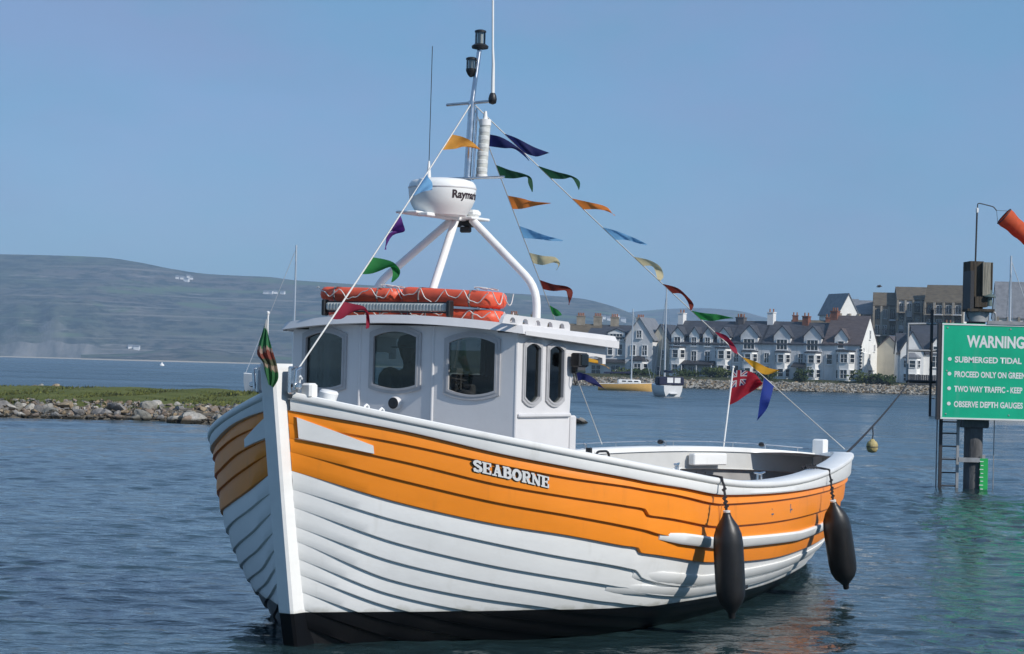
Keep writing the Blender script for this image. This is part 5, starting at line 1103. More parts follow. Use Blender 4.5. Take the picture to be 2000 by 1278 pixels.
for _m in (M_RENDER, M_GREYR, M_CREAM, M_BRIGHT): weather(_m, (.30, .29, .26), .45, 1.1, .18, .52, .80)
def win(parent, x, z, w, h, y=0.0, nx=2, nz=2, trim=None, sill=True, mx=None):
    "window part: frame with glazing bars (> pane, sill). front plane at y, facing -y in local space"
    T = mx or Matrix.Identity(4); f = .07; b = MB(); t = trim or M_TRIM
    def bx(c, d): b.box(None, d, M=T @ Matrix.Translation(c))
    bx((x, y - .05, z + h - f / 2), (w, .14, f)); bx((x, y - .05, z + f / 2), (w, .14, f)); bx((x - w / 2 + f / 2, y - .05, z + h / 2), (f, .14, h - 2 * f)); bx((x + w / 2 - f / 2, y - .05, z + h / 2), (f, .14, h - 2 * f))
    for i in range(1, nx): bx((x - w / 2 + w * i / nx, y - .045, z + h / 2), (.06, .10, h - 2 * f))
    for i in range(1, nz): bx((x, y - .045, z + h * i / nz), (w - 2 * f, .09, .05))
    o = b.build('window', t, parent)
    b = MB(); b.box(None, (w - 2 * f, .04, h - 2 * f), M=T @ Matrix.Translation((x, y - .02, z + h / 2))); b.build('pane', M_PANE, o)
    if sill: b = MB(); b.box(None, (w + .2, .22, .09), M=T @ Matrix.Translation((x, y - .08, z - .045))); b.build('sill', t, o)
    return o
def gable_prism(x0, x1, y0, y1, z0, z1, axis='x', over=.25, th=.16):
    "pitched roof shell; ridge along axis"
    b = MB()
    if axis == 'x':
        ym = (y0 + y1) / 2; k = (z1 - z0) / (ym - y0); ya, yb = y0 - over, y1 + over; za = z0 - over * k
        sec = [(ya, za), (ym, z1), (yb, za), (yb, za + th), (ym, z1 + th * 1.2), (ya, za + th)]; A = [(x0 - over * .6, y, z) for y, z in sec]; B = [(x1 + over * .6, y, z) for y, z in sec]
    else:
        xm = (x0 + x1) / 2; k = (z1 - z0) / (xm - x0); xa, xb = x0 - over, x1 + over; za = z0 - over * k
        sec = [(xa, za), (xm, z1), (xb, za), (xb, za + th), (xm, z1 + th * 1.2), (xa, za + th)]; A = [(x, y0 - over * .6, z) for x, z in sec]; B = [(x, y1 + over * .6, z) for x, z in sec]
    b.add(A + B, [(0, 1, 7, 6), (1, 2, 8, 7), (2, 3, 9, 8), (3, 4, 10, 9), (4, 5, 11, 10), (5, 0, 6, 11), (0, 5, 4, 1), (1, 4, 3, 2), (6, 7, 10, 11), (7, 8, 9, 10)]); return b
def gable_body(x0, x1, y0, y1, z0, ze, zr, axis='x'):
    b = MB()
    if axis == 'x':
        ym = (y0 + y1) / 2; sec = [(y0, z0), (y1, z0), (y1, ze), (ym, zr), (y0, ze)]; A = [(x0, y, z) for y, z in sec]; B = [(x1, y, z) for y, z in sec]
    else:
        xm = (x0 + x1) / 2; sec = [(x0, z0), (x1, z0), (x1, ze), (xm, zr), (x0, ze)]; A = [(x, y0, z) for x, z in sec]; B = [(x, y1, z) for x, z in sec]
    b.add(A + B, [(0, 1, 2, 3, 4), (9, 8, 7, 6, 5)] + [(i, 5 + i, 5 + (i + 1) % 5, (i + 1) % 5) for i in range(5)]); return b
def chimney(roof_o, x, y, z0, z1, w=.9, d=.7, m=None, pots=2):
    b = MB(); b.box((x, y, (z0 + z1) / 2), (w, d, z1 - z0)); b.box((x, y, z1 + .06), (w + .14, d + .14, .14)); c = b.build('chimney', m or M_BRICK, roof_o)
    b = MB()
    for i in range(pots): b.lathe([(.12, 0), (.10, .5)], c=(x - w * .3 + w * .6 * i / max(1, pots - 1), y, z1 + .12), n=8)
    b.build('chimney_pot', M_POT, roof_o)
def house(label, org, rz, w, d, ze, zr, wall, roofm, axis='x', z0=-1.0):
    t = thing('house', label, 'house', Matrix.Translation(org) @ Matrix.Rotation(rz, 4, 'Z'))
    gable_body(0, w, 0, d, z0, ze, zr - .02, axis).build('wall', wall, t, fix=True)
    r_ = gable_prism(0, w, 0, d, ze, zr, axis).build('roof', roofm, t, fix=True); return t, r_
def dormer(t, x, w, z0, ze, zr, d, wall, roofm, winw, winh, nx=2, y=-.05, barge=None, trim=None):
    b = gable_body(x - w / 2, x + w / 2, y, y + d, z0, ze, zr - .02, 'y'); dm = b.build('dormer', wall, t, fix=True)
    gable_prism(x - w / 2, x + w / 2, y, y + d, ze, zr, 'y', .22, .12).build('dormer_roof', roofm, dm, fix=True)
    win(dm, x, z0 + .25, winw, winh, y, nx, 2, trim)
def bay(t, x, w, z0, z1, wall, roofm, proj=.9, levels=2, y=0.0, pitched=False):
    "canted bay window: solid piers and glazed lights on three faces"
    s = w / 2; c = w * .26; b = MB(); pl_ = [(x - s, y + .05), (x - c, y - proj), (x + c, y - proj), (x + s, y + .05)]
    b.add([(px, py, z0) for px, py in pl_] + [(px, py, z1) for px, py in pl_], [(0, 1, 5, 4), (1, 2, 6, 5), (2, 3, 7, 6), (4, 5, 6, 7)]); bo = b.build('bay_window', wall, t, fix=True)
    b = MB(); e = .16; pr = [(x - s - e, y + .05), (x - c - e * .6, y - proj - e), (x + c + e * .6, y - proj - e), (x + s + e, y + .05)]; ap = .7 if pitched else .12
    b.add([(px, py, z1) for px, py in pr] + [(px, py, z1 + .14) for px, py in pr] + [(x - c * .5, y + .05, z1 + .14 + ap), (x + c * .5, y + .05, z1 + .14 + ap)], [(3, 2, 1, 0), (0, 1, 5, 4), (1, 2, 6, 5), (2, 3, 7, 6), (4, 5, 8), (5, 6, 9, 8), (6, 7, 9)]); b.build('bay_roof', roofm, bo, fix=True)
    h = (z1 - z0) / levels
    for i in range(levels):
        zz = z0 + h * i + h * .28; hh = h * .58
        for (ax, ay), (bx_, by_) in zip(pl_[:-1], pl_[1:]):
            L_ = math.hypot(bx_ - ax, by_ - ay); ang = math.atan2(by_ - ay, bx_ - ax); Mx = Matrix.Translation(((ax + bx_) / 2, (ay + by_) / 2, 0)) @ Matrix.Rotation(ang, 4, 'Z')
            win(bo, 0, zz, L_ * .78, hh, 0, 2 if L_ > 1.4 else 1, 2, None, False, Mx)
# --- main terrace: runs right (nearer) from px 1310 to 1690
RZ = -R(24); ux = Vector((math.cos(RZ), math.sin(RZ), 0))
ORG = Vector((23.4, 318.0, 1.55))        # left front corner of the terrace
def at(s): p = ORG + ux * s; return (p.x, p.y, p.z)
H = {}
t, r_ = house('long grey terrace house with four gabled dormers and a black verandah', at(0), RZ, 9.6, 8.5, 5.0, 8.2, M_GREYR, M_SLATE)
for x, w in ((1.2, 1.9), (3.8, 1.5), (5.9, 1.5), (8.3, 1.9)): dormer(t, x, w, 4.3, 6.2, 7.3, 3.5, M_RENDER, M_SLATE, w * .55, 1.35)
bay(t, 1.2, 2.4, 0, 4.3, M_RENDER, M_SLATE); bay(t, 8.3, 2.4, 0, 4.3, M_RENDER, M_SLATE)
for x in (3.8, 5.9): win(t, x, 2.35, .9, 1.5)
for x in (3.5, 6.1): win(t, x, .25, 1.1, 1.3, nx=3)
b = MB(); b.add([(2.3, -1.5, 1.9), (7.1, -1.5, 1.9), (7.1, 0, 2.45), (2.3, 0, 2.45), (2.3, -1.5, 1.8), (7.1, -1.5, 1.8), (7.1, 0, 1.8), (2.3, 0, 1.8)], [(0, 1, 2, 3), (4, 5, 1, 0), (5, 6, 2, 1), (7, 4, 0, 3), (7, 6, 5, 4)]); ve = b.build('verandah_roof', M_DTRIM, t, fix=True)
for x in (2.4, 4.7, 7.0): b = MB(); b.box((x, -1.42, .4), (.1, .1, 2.8)); b.build('verandah_post', M_TRIM, t)
chimney(r_, .35, 4.2, 6.5, 9.4, .8, 1.5, M_TRIM); chimney(r_, 9.4, 4.2, 6.5, 8.9, .9, 1.3, M_DKR)
def terrace(label, s0, w, wall, roofm, dw, ch=None, ridge=8.3, wood=False, dtrim=None):
    t, r_ = house(label, at(s0), RZ, w - .03, 8.5, 5.2, ridge, wall, roofm)
    dormer(t, w * .58, dw, 4.0, 6.3, 7.7, 3.4, M_GREYR, roofm, dw * .66, 1.55, 3, -.10)
    bay(t, w * .60, dw * .9, -.2, 3.9, M_RENDER, M_SLATE); win(t, w * .15, 2.3, .8, 1.5); win(t, w * .15, 0.0, .9, 1.9, nx=1)
    if ch: chimney(r_, .1, 4.2, 6.6, ch, .9, 1.4, wood)
    return t, r_
terrace('grey terrace house with pale gabled dormer beside the long terrace house', 9.65, 4.5, M_GREYR, M_SLATE, 2.6, 8.9, 8.3, M_DKR)
terrace('pale grey terrace house with a white chimney and broad dormer', 14.15, 5.3, M_GREYR, M_SLATE, 2.5, 9.7, 8.3, M_TRIM)
t, r_ = terrace('grey terrace house with glazed dormer next to the white-gabled end house', 19.45, 4.0, M_GREYR, M_SLATE, 2.6, 9.2, 8.2, M_BRICK)
b = MB(); b.add([(-.4, -1.6, 1.9), (1.4, -1.6, 1.9), (1.4, 0, 2.5), (-.4, 0, 2.5), (-.4, -1.6, 1.8), (1.4, -1.6, 1.8)], [(0, 1, 2, 3), (4, 5, 1, 0), (5, 2, 1), (4, 0, 3)]); b.build('porch_roof', M_DTRIM, t)
t, r_ = house('end terrace house with bright white gable wall and brown slate roof', at(23.45), RZ, 5.4, 9.0, 5.3, 9.3, M_GREYR, M_BRSLATE)
dormer(t, 2.5, 1.9, 4.4, 6.2, 7.4, 3.2, M_RENDER, M_BRSLATE, .95, 1.05, 1, -.05); bay(t, 3.2, 2.7, -.3, 4.2, M_RENDER, M_DTRIM); win(t, .85, 2.3, .9, 1.5, nx=1)
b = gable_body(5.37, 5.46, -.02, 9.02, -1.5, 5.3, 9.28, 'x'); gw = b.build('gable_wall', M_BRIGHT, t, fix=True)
b = MB()
for i in range(13): b.box((5.40, -.02, -.6 + i * .46), (.42 if i % 2 else .26, .10, .28))
b.build('quoins', M_DTRIM, t)
Mg = Matrix.Translation((5.46, 0, 0)) @ Matrix.Rotation(R(90), 4, 'Z')
for y, z, w, h in ((4.6, 6.1, .7, 1.3), (4.5, 2.4, .8, 1.6), (7.2, 4.4, .6, 1.0), (4.6, -.6, .9, 1.9), (1.2, 2.4, .5, 2.4), (1.0, -.5, .5, 1.6)): win(gw, y, z, w, h, 0, 1, 2, None, True, Mg)
b = MB(); b.add([(5.46, .2, 4.25), (5.85, .2, 4.05), (5.85, 2.6, 4.05), (5.46, 2.6, 4.25)], [(0, 1, 2, 3)]); b.box((5.66, 1.4, 1.4), (.40, 2.3, 5.3)); b.build('gable_bay', M_BRIGHT, t)
b = MB(); b.box((5.72, 4.6, 1.55), (.5, 2.2, .12)); b.build('gable_canopy', M_DTRIM, t)
chimney(r_, .3, 4.5, 7.2, 10.0, 1.0, 1.6, M_BRICK, 3)
# rear wing of the end house
pe = Vector(at(23.45 + 5.1)) + Vector((-ux.y, ux.x, 0)) * 9.0
t, r_ = house('cream rear wing behind the white gable house', (pe.x, pe.y, pe.z), RZ, 4.2, 6.5, 4.6, 6.6, M_CREAM, M_BRSLATE, 'y', -1.6)
Mg2 = Matrix.Translation((4.2, 0, 0)) @ Matrix.Rotation(R(90), 4, 'Z')
for y, z in ((1.6, 2.4), (4.4, 2.4), (1.6, -.4), (4.4, -.4)): win(t, y, z, .8, 1.4, 0, 1, 2, None, True, Mg2)
t, r_ = house('low garage with grey doors beside the white gable house', (pe.x + 5.8, pe.y - 3.2, 1.5), RZ, 5.0, 4.5, 1.7, 2.9, M_GREYR, M_PALEROOF, 'x', -1.0)
for x in (1.4, 3.6): b = MB(); b.box((x, -.04, .45), (1.7, .08, 1.7)); b.build('garage_door', M_TRIM, t)
# --- left group
t, r_ = house('gabled stone house with a sunlit cream wall at the left end', (17.0, 321, 1.5), -R(20), 4.2, 8.0, 5.6, 8.6, M_GREYR, M_PALEROOF, 'y')
for x, z, h in ((1.2, 3.0, 1.6), (3.0, 3.0, 1.6), (2.1, 5.6, 1.2)): win(t, x, z, .85, h)
bay(t, 2.2, 2.8, -.1, 2.2, M_GREYR, M_DTRIM, .9, 1, 0, True)
t, r_ = house('narrow cream gabled house between the terrace and the stone house', (20.6, 322.5, 1.5), -R(20), 3.4, 8.5, 4.9, 7.7, M_CREAM, M_SLATE, 'y')
for x, z in ((1.0, 2.6), (2.4, 2.6), (1.7, .1)): win(t, x, z, .7, 1.4)
t, r_ = house('grey flat-fronted house with dark canopy left of the stone gable', (11.2, 323, 1.5), -R(14), 6.6, 8.0, 5.6, 6.9, M_GREYR, M_SLATE)
for x in (.9, 2.3, 3.7, 5.2): win(t, x, 3.0, .8, 1.7, nx=1)
for x in (1.6, 4.6): win(t, x, .1, 1.5, 1.4, nx=2)
dormer(t, 4.6, 2.6, 5.0, 6.4, 6.9, 2.6, M_TRIM, M_SLATE, 2.0, 1.0, 4, -.1)
b = MB(); b.add([(.2, -1.2, 1.9), (6.2, -1.2, 1.9), (6.2, 0, 2.4), (.2, 0, 2.4)], [(0, 1, 2, 3)]); b.build('canopy', M_DTRIM, t)
for k, (x, y, w, lab, chs) in enumerate([(5.5, 352, 9.0, 'far slate-roofed terrace with two banded chimneys behind the grey house', (5.6, 8.4)), (-1.5, 352, 6.9, 'far slate-roofed terrace seen just over the wheelhouse roof', (1.5, 5)), (14.6, 354, 8.0, 'far slate-roofed terrace behind the stone gable house', (2.2, 6.5))]):
    t, r_ = house(lab, (x, y, 2.0), -R(4), w, 8, 5.2, 7.6, M_DKR, M_TILE if k < 2 else M_SLATE)
    for c_ in chs: chimney(r_, c_, 4, 6.2, 9.0, 1.4, .8, M_STONE, 4)
    for i in range(4): win(t, w * (.14 + .24 * i), 3.0, .8, 1.4, nx=1)
# --- white house at the right, partly behind the sign
t, r_ = house('white gabled house with dormer and dark garden fence near the sign', (54.5, 303, 1.4), -R(6), 7.6, 7.0, 4.4, 7.0, M_RENDER, M_SLATE)
b = gable_body(.2, 3.4, -1.6, 3, -.8, 4.6, 7.3, 'y'); g_ = b.build('front_wing', M_RENDER, t, fix=True); gable_prism(.2, 3.4, -1.6, 3, 4.6, 7.3, 'y', .3, .15).build('wing_roof', M_DTRIM, g_, fix=True)
bay(t, 1.8, 2.3, -.2, 3.6, M_RENDER, M_PALEROOF, .8, 2, -1.6, True); dormer(t, 5.4, 1.8, 4.2, 5.4, 6.6, 2.5, M_RENDER, M_SLATE, 1.2, .95, 2, -.02); win(t, 5.2, 2.4, 1.0, 1.6); win(t, 6.6, .2, .8, 1.5)
chimney(r_, 7.2, 3.5, 6, 8.6, .9, .9, M_BRICK)
b = MB()
for i in range(34): b.box((49.9 + .0 + i * .285 + 5.2, 298.4 - i * .01, 1.75), (.255, .05, 1.9 + .05 * (i % 2)))
fe = tag(b.build('board_fence', M_DTRIM), 'dark board fence in front of the white house by the sign', 'fence')
# --- flats on the rising ground behind
def bxy(px, d): return (px - 1000) / 4200 * d
def flats(label, org, rz, w, d, h, wall, roofm, cols, floors, ridge, axis='x', balcony=True, seed=0):
    "block with projecting piers, recessed glazing and stacked balconies, each floor and bay its own part"
    g = random.Random(seed); t, r_ = house(label, org, rz, w, d, h, ridge, wall, roofm, axis, -4); t.name = 'flats'; t['category'] = 'building'
    cw = w / cols; fh = (h + 1.2) / floors
    for i in range(cols + 1):
        b = MB(); b.box((w * i / cols, -.35, h / 2 - 1.6), (.34, .75, h + 3.0)); b.build('pier', M_TAN if i % 2 else M_STONE, t)
    for i in range(cols):
        for j in range(floors):
            x = cw * (i + .5); z = -1.2 + j * fh + .35; win(t, x, z, cw * .60, fh * .62, 0, 2, 1, g.choice([M_TRIM, M_DTRIM, M_TRIM]), False)
            if balcony and g.random() < .75:
                b = MB(); b.box((x, -.95, z - .18), (cw * .84, 1.9, .18)); bo = b.build('balcony', g.choice([M_STONE, M_TAN, M_GREYR]), t); b = MB()
                b.box((x, -1.86, z + .86), (cw * .84, .07, .07))
                for q in range(6): b.box((x - cw * .40 + cw * .8 * q / 5, -1.86, z + .38), (.05, .05, .95))
                b.build('balcony_rail', M_DTRIM, bo)
    return t, r_
t, r_ = flats('grey slate house with pale roof at the left of the flats', (bxy(1612, 372), 372, 7.6), -R(10), 5.4, 8, 5.2, M_GREYR, M_PALEROOF, 3, 2, 8.0, 'x', False, 1)
t, r_ = flats('white-fronted house with steep white gable among the flats', (bxy(1638, 364), 364, 6.6), R(20), 3.6, 7, 6.4, M_BRIGHT, M_PALEROOF, 2, 3, 9.6, 'y', False, 2)
t, r_ = flats('stone block of flats with grey roof right of the white gable', (bxy(1668, 368), 368, 5.4), -R(8), 4.6, 9, 7.6, M_TAN, M_PALEROOF, 3, 3, 9.9, 'x', True, 3)
t, r_ = flats('brown-roofed block of flats with stacked balconies', (bxy(1706, 364), 364, 5.0), -R(9), 5.0, 9, 9.4, M_TAN, M_TILE, 4, 4, 11.6, 'x', True, 4)
t, r_ = flats('dark block of flats in the middle with deep balconies', (bxy(1752, 362), 362, 4.8), -R(7), 5.2, 10, 10.6, M_GREYR, M_TILE, 4, 5, 12.8, 'x', True, 5)
t, r_ = flats('tall brown-roofed block of flats with white gable behind the sign', (bxy(1806, 358), 358, 4.6), -R(18), 6.2, 7.0, 10.4, M_STONE, M_TILE, 4, 5, 13.2, 'x', True, 6)
b = gable_body(6.19, 6.27, -.02, 7.02, -3, 10.4, 13.18, 'x'); b.build('gable_wall', M_RENDER, t, fix=True)
t, r_ = flats('slate-roofed hall with tall grey roof beyond the sign post', (bxy(1948, 360), 360, 5.6), -R(6), 8.6, 8, 7.4, M_RENDER, M_PALEROOF, 5, 2, 13.2, 'x', False, 7)
t, r_ = house('brown stone house roof showing over the terrace chimneys', (bxy(1545, 345), 345, 2.2), -R(10), 6.4, 7, 6.4, 8.8, M_BRICK, M_TILE)
chimney(r_, .5, 3.5, 7, 9.6, .9, .9, M_BRICK); chimney(r_, 5.8, 3.5, 7, 9.4, .9, .9, M_BRICK)
# low brick house between
t, r_ = house('small red brick house low in front of the flats', (bxy(1782, 340), 340, 4.2), -R(8), 5.0, 6, 4.6, 6.4, M_BRICK, M_SLATE)
for x in (1.2, 3.4): win(t, x, 1.8, 1.0, 1.5)

# ------------------------------------------------------------------ shrubs and trees on the shore
LEAFM = [noise_mat('leaf_dark', [(.012, .022, .008), (.030, .050, .016), (.050, .070, .024)], 1.5, bump=0), noise_mat('leaf_mid', [(.022, .034, .010), (.050, .072, .020), (.085, .10, .034)], 1.5, bump=0)]
M_BARK = noise_mat('bark', [(.03, .025, .02), (.07, .06, .05), (.10, .09, .07)], 6)
def leafy(name, label, cat, c, rx, ry, rz_, n, m, trunk=None, group=None, leaf=.28, seed=0):
    g = random.Random(seed); t = thing(name, label, cat, Matrix.Translation(c), group); mb = MB(); zc = (trunk or 0) + rz_ * .75
    lob = [(Vector((g.uniform(-.6, .6) * rx, g.uniform(-.6, .6) * ry, g.uniform(-.45, .55) * rz_)), g.uniform(.35, .6)) for _ in range(9)]
    for i in range(n):
        o_, s = g.choice(lob); d = Vector((g.gauss(0, 1), g.gauss(0, 1), g.gauss(0, 1))).normalized() * (g.random() ** .45); p = o_ + Vector((d.x * rx * s, d.y * ry * s, d.z * rz_ * s)) + Vector((0, 0, zc)); p.z = max(.05, p.z)
        a = Vector((g.gauss(0, 1), g.gauss(0, 1), g.gauss(0, 1))).normalized() * leaf * g.uniform(.6, 1.3); b_ = a.orthogonal().normalized() * leaf * .7
        mb.add([p - a, p + b_, p + a, p - b_], [(0, 1, 2, 3)])
    mb.build('crown', m, t)
    mb = MB(); top = zc; mb.tube([(0, 0, -.5), (.05, 0, top * .5), (0, .05, top)], [.06 * rx + .05, .05 * rx + .03, .02], 7)
    for i in range(4): a = i * 1.6 + seed; mb.tube([(0, 0, top * .5), (math.cos(a) * rx * .4, math.sin(a) * ry * .4, top + rz_ * .2)], [.04 * rx + .02, .01], 5)
    mb.build('trunk', M_BARK, t); return t
SH = [(1388, 312, 2.2, 1.0, 0), (1420, 311, 2.4, 1.1, 1), (1455, 308, 1.8, .9, 0), (1500, 305, 2.2, 1.0, 1), (1345, 313, 2.4, .8, 0), (1225, 315, 2.2, .7, 1), (1255, 314, 2.0, .8, 0), (1570, 304, 1.5, 1.3, 0), (1700, 302, 3.0, 1.1, 1), (1735, 301, 2.4, .9, 0)]
where = ['below the verandah', 'under the long grey terrace', 'right of the red ensign', 'behind the gold pennant', 'left of the verandah', 'behind the yellow yacht', 'between the two yacht masts', 'by the bay of the glazed-dormer house', 'on the bank right of the white gable', 'on the bank below the garage']
for i, (px, d, w, h, k) in enumerate(SH):
    leafy('shrub', 'low ' + ('dark' if k == 0 else 'green') + ' shrub ' + where[i], 'shrub', (bxy(px, d), d, 1.35), w, 1.2, h, 420, LEAFM[k], None, 'shrubs along the shore', .20, i)
TR = [(1690, 352, 2.2, 1.7, 1), (1722, 350, 2.4, 1.5, 1), (1752, 346, 2.4, 1.5, 1), (1784, 342, 2.2, 1.5, 1), (1706, 338, 2.0, 1.5, 1), (1826, 336, 2.4, 1.8, 1), (1738, 336, 2.2, 1.4, 1)]
tw = ['left-hand dark tree between the white gable and the flats', 'dark tree at the foot of the brown-roofed flats', 'dark tree in front of the middle flats', 'small dark tree beside the brick house', 'low tree right behind the cream wing', 'dark tree between the white house and the sign', 'spreading low tree above the garage roof']
def ground(x, y):
    e = 298 - max(0, x - 15) * .25; r0 = float(np.interp(x, [0, 38, 48, 60, 130], [0, 0, 1.5, 2.6, 3.2])); return float(np.interp(y - e, [0, 8, 13, 18, 60, 200], [0, .85, 1.55, 1.6, 2.2 + r0, 6 + 1.4 * r0]))
for i, (px, d, r1, h, tr_h) in enumerate(TR[:6]): leafy('tree', tw[i], 'tree', (bxy(px, d), d, ground(bxy(px, d), d) - .3), r1, r1, h, 900, LEAFM[0], .7, 'trees below the flats', .26, 30 + i)

# ------------------------------------------------------------------ parked boats and small shore things
M_YEL = mat('yellow_hull_paint', (.62, .38, .12), .35, .08, 3); M_NAVYC = mat('navy_canvas', (.012, .016, .05), .8, .2, 8); M_ALU = mat('alloy_spar', (.68, .69, .70), .35, .05, 8, metal=.6)
def yacht(name, label, pos, rz, L_, bm, fb, mast, hullm, cover, lean=0.0):
    t = thing(name, label, 'yacht', Matrix.Translation(pos) @ Matrix.Rotation(rz, 4, 'Z')); mb = MB(); P = []
    for i in range(21):
        k = i / 20; b = bm / 2 * (math.sin(math.pi * min(1, k * .86 + .14)) ** .75 if k > 0 else .62); b = bm / 2 * max(.02, (1 - abs((k - .42) / .58) ** 2.3) if k > .42 else 1 - .35 * ((.42 - k) / .42) ** 2); z = fb * (1 + .25 * k * k); x = -L_ / 2 + L_ * k
        P.append([(x, b, z), (x, b * .97, z * .55), (x - .1 * k, b * .80, .05), (x - .25 * k, 0, -.35), (x - .1 * k, -b * .80, .05), (x, -b * .97, z * .55), (x, -b, z)])
    mb.grid(P); mb.add(P[0], [tuple(range(7))]); h_ = mb.build('hull', hullm, t, 50, fix=True)
    mb = MB(); mb.grid([[r_[0], (r_[0][0], 0, r_[0][2] + .05), r_[-1]] for r_ in P]); mb.build('deck', M_TRIM, t, 50)
    mb = MB(); mb.bevbox((.35, 0, fb + .28), (L_ * .42, bm * .58, .46), .12); c_ = mb.build('cabin', M_TRIM, t, 40)
    for s in (-1, 1):
        for i in range(3): mb = MB(); mb.bevbox((-.2 + i * L_ * .11, s * bm * .291, fb + .33), (L_ * .075, .03, .14), .03); mb.build('cabin_window', M_PANE, c_)
    mb = MB(); mb.tube([(.6, 0, fb + .4), (.6 + lean, 0, mast)], [.085, .06], 8); mb.build('mast', M_ALU, t, 60)
    mb = MB(); mb.tube([(L_ / 2 - .1, 0, fb * 1.2), (.62 + lean, 0, mast * .97)], .022, 5); mb.build('forestay', M_ALU, t, 60)
    for s in (-1, 1): mb = MB(); mb.tube([(.5, s * bm * .45, fb), (.6 + lean, 0, mast * .93)], .010, 4); mb.build('shroud', M_STEEL, t)
    mb = MB(); mb.tube([(.5, 0, fb + 1.25), (-L_ * .40, 0, fb + 1.2)], [.12, .09], 8); mb.build('boom', cover, t, 60)
    return t
yacht('sailing_yacht', 'yellow-hulled sailing yacht moored side-on off the beach', (12.3, 230, 0), 0, 5.9, 2.1, .72, 8.8, M_YEL, M_NAVYC)
wy = yacht('sailing_yacht', 'white sailing yacht moored stern-on with dark spray hood', (13.7, 190, 0), R(97), 6.6, 2.45, .95, 9.8, M_TRIM, M_NAVYC)
mb = MB(); mb.bevbox((-1.7, 0, 1.35), (1.6, 2.3, .75), .12); mb.build('cockpit_cover', M_NAVYC, wy, 40)
for y in (-.55, .1): mb = MB(); mb.box((-2.52, y, 1.42), (.03, .52, .45)); mb.build('cover_window', M_TRIM, wy)
mb = MB(); mb.bevbox((-3.5, 0, .25), (.5, .7, .12), .04); mb.build('boarding_step', M_GREYR, wy)
yacht('sailing_yacht', 'sailing yacht mostly hidden behind the bow, its dark mast showing', (-14.6, 150, 0), R(182), 8.0, 2.6, 1.0, 10.3, M_TRIM, M_NAVYC)
yacht('sailing_yacht', 'sailing yacht behind the warning sign with only mast and stays showing', (27.2, 120, 0), R(10), 7.5, 2.5, 1.0, 9.1, M_TRIM, M_NAVYC)
# dinghy drawn up and moored buoy, gull, far cottages
mb = MB(); mb.lathe([(.02, -.25), (.28, -.12), (.34, .05), (.28, .22), (.1, .34), (.06, .5)], n=14); tag(mb.build('mooring_buoy', M_TRIM, None, 50, Matrix.Translation((-113.6, 700, 0)) @ Matrix.Scale(2.4, 4)), 'tiny white mooring buoy far out on the water at left', 'buoy')
g_ = thing('gull', 'small dark gull flying above the flats', 'bird', Matrix.Translation((25.54, 150, 8.46))); mb = MB(); mb.lathe([(.005, -.2), (.05, -.08), (.06, .05), (.03, .17), (.005, .24)], n=8, M=Matrix.Rotation(R(80), 4, 'Y')); mb.build('body', M_DKR, g_, 50)
for s in (-1, 1): mb = MB(); mb.grid([[(-.08, 0, .0), (.09, 0, .0)], [(-.05, s * .25, .12), (.09, s * .25, .12)], [(-.10, s * .5, .05), (-.03, s * .5, .05)]]); mb.build('wing', M_DKR, g_, 60)
def on_hill(name, px, py):
    xs, D, z = TERR[name]; c = int(np.argmin(abs(xs - px))); el = (horizon(px) - py) / 4200; k = 2
    while k < 58 and (z[c][k] - EYE) / D[c][k] < el: k += 1
    return ((px - 1000) / 4200 * D[c][k], D[c][k], z[c][k])
cot = [(340, 545), (349, 547), (356, 550), (362, 545), (368, 548), (512, 575), (522, 576), (533, 576), (545, 577), (252, 689), (262, 690), (1168, 628), (1176, 624), (1185, 626), (1194, 622), (1203, 623), (1212, 628)]
M_COTT = mat('cottage_white', (.80, .80, .78), .8, .05, .2)
for i, (px, py) in enumerate(cot):
    p_ = on_hill('headland', px, py); t, r_ = house(('white cottage high on the headland ridge' if i < 5 else 'white cottage strung along the headland saddle' if i < 9 else 'white cottage by the far dunes' if i < 11 else 'white house in the cluster on the misty hill'), (p_[0], p_[1], p_[2]), R(rnd.uniform(-25, 25)), rnd.uniform(5, 8), 5, 3.2, 5.4, M_COTT, M_PALEROOF, 'x', -5)
    t['group'] = 'white cottages on the far hills'; t.name = 'cottage'; t['category'] = 'cottage'
# ------------------------------------------------------------------ tide warning post on its steel pile
M_SIGN = mat('green_sign_face', (.003, .47, .255), .42, .10, 1.3, bump=.02); M_PILE = noise_mat('weathered_pile_steel', [(.06, .06, .06), (.13, .13, .135), (.20, .20, .20)], 3, rough=.65, bump=.3, bscale=14, stretch=(1, 1, .25)); M_GALV = mat('galvanised_steel', (.36, .37, .38), .55, .2, 6, metal=.3)
M_GWHITE = mat('sign_white', (.80, .82, .80), .5, .05, 4); M_RUST = noise_mat('weathered_timber', [(.035, .028, .022), (.075, .062, .048), (.11, .095, .075)], 4, stretch=(1, 1, .12)); M_PALEWOOD = noise_mat('pale_timber', [(.20, .18, .14), (.30, .28, .23), (.38, .36, .30)], 4, stretch=(1, 1, .12)); M_GAUGE = mat('gauge_green', (.02, .42, .10), .5, .08, 5)
weather(M_SIGN, (.10, .42, .30), .55, 5, .5, .56, .80); weather(M_SIGN, (.01, .20, .12), .5, 14, .35, .60, .78)
YS = 41.0
pile = thing('beacon_pile', 'grey steel pile carrying the warning sign, ladder and timber day mark', 'beacon', Matrix.Translation((8.94, YS + .45, 0)))
def P_(mb): mb.v = [(a - 8.94, b - YS - .45, c) for a, b, c in mb.v]; return mb
yc = YS + .45
mb = MB(); mb.lathe([(.178, -3), (.178, .6), (.178, 3.3), (.178, 3.38)], c=(8.94, yc, 0), n=28); P_(mb).build('pile', M_PILE, pile, 50)
mb = MB(); mb.bevbox((8.94, yc, 1.26), (.50, .46, .20), .02); P_(mb).build('pile_collar', M_PILE, pile, 30)
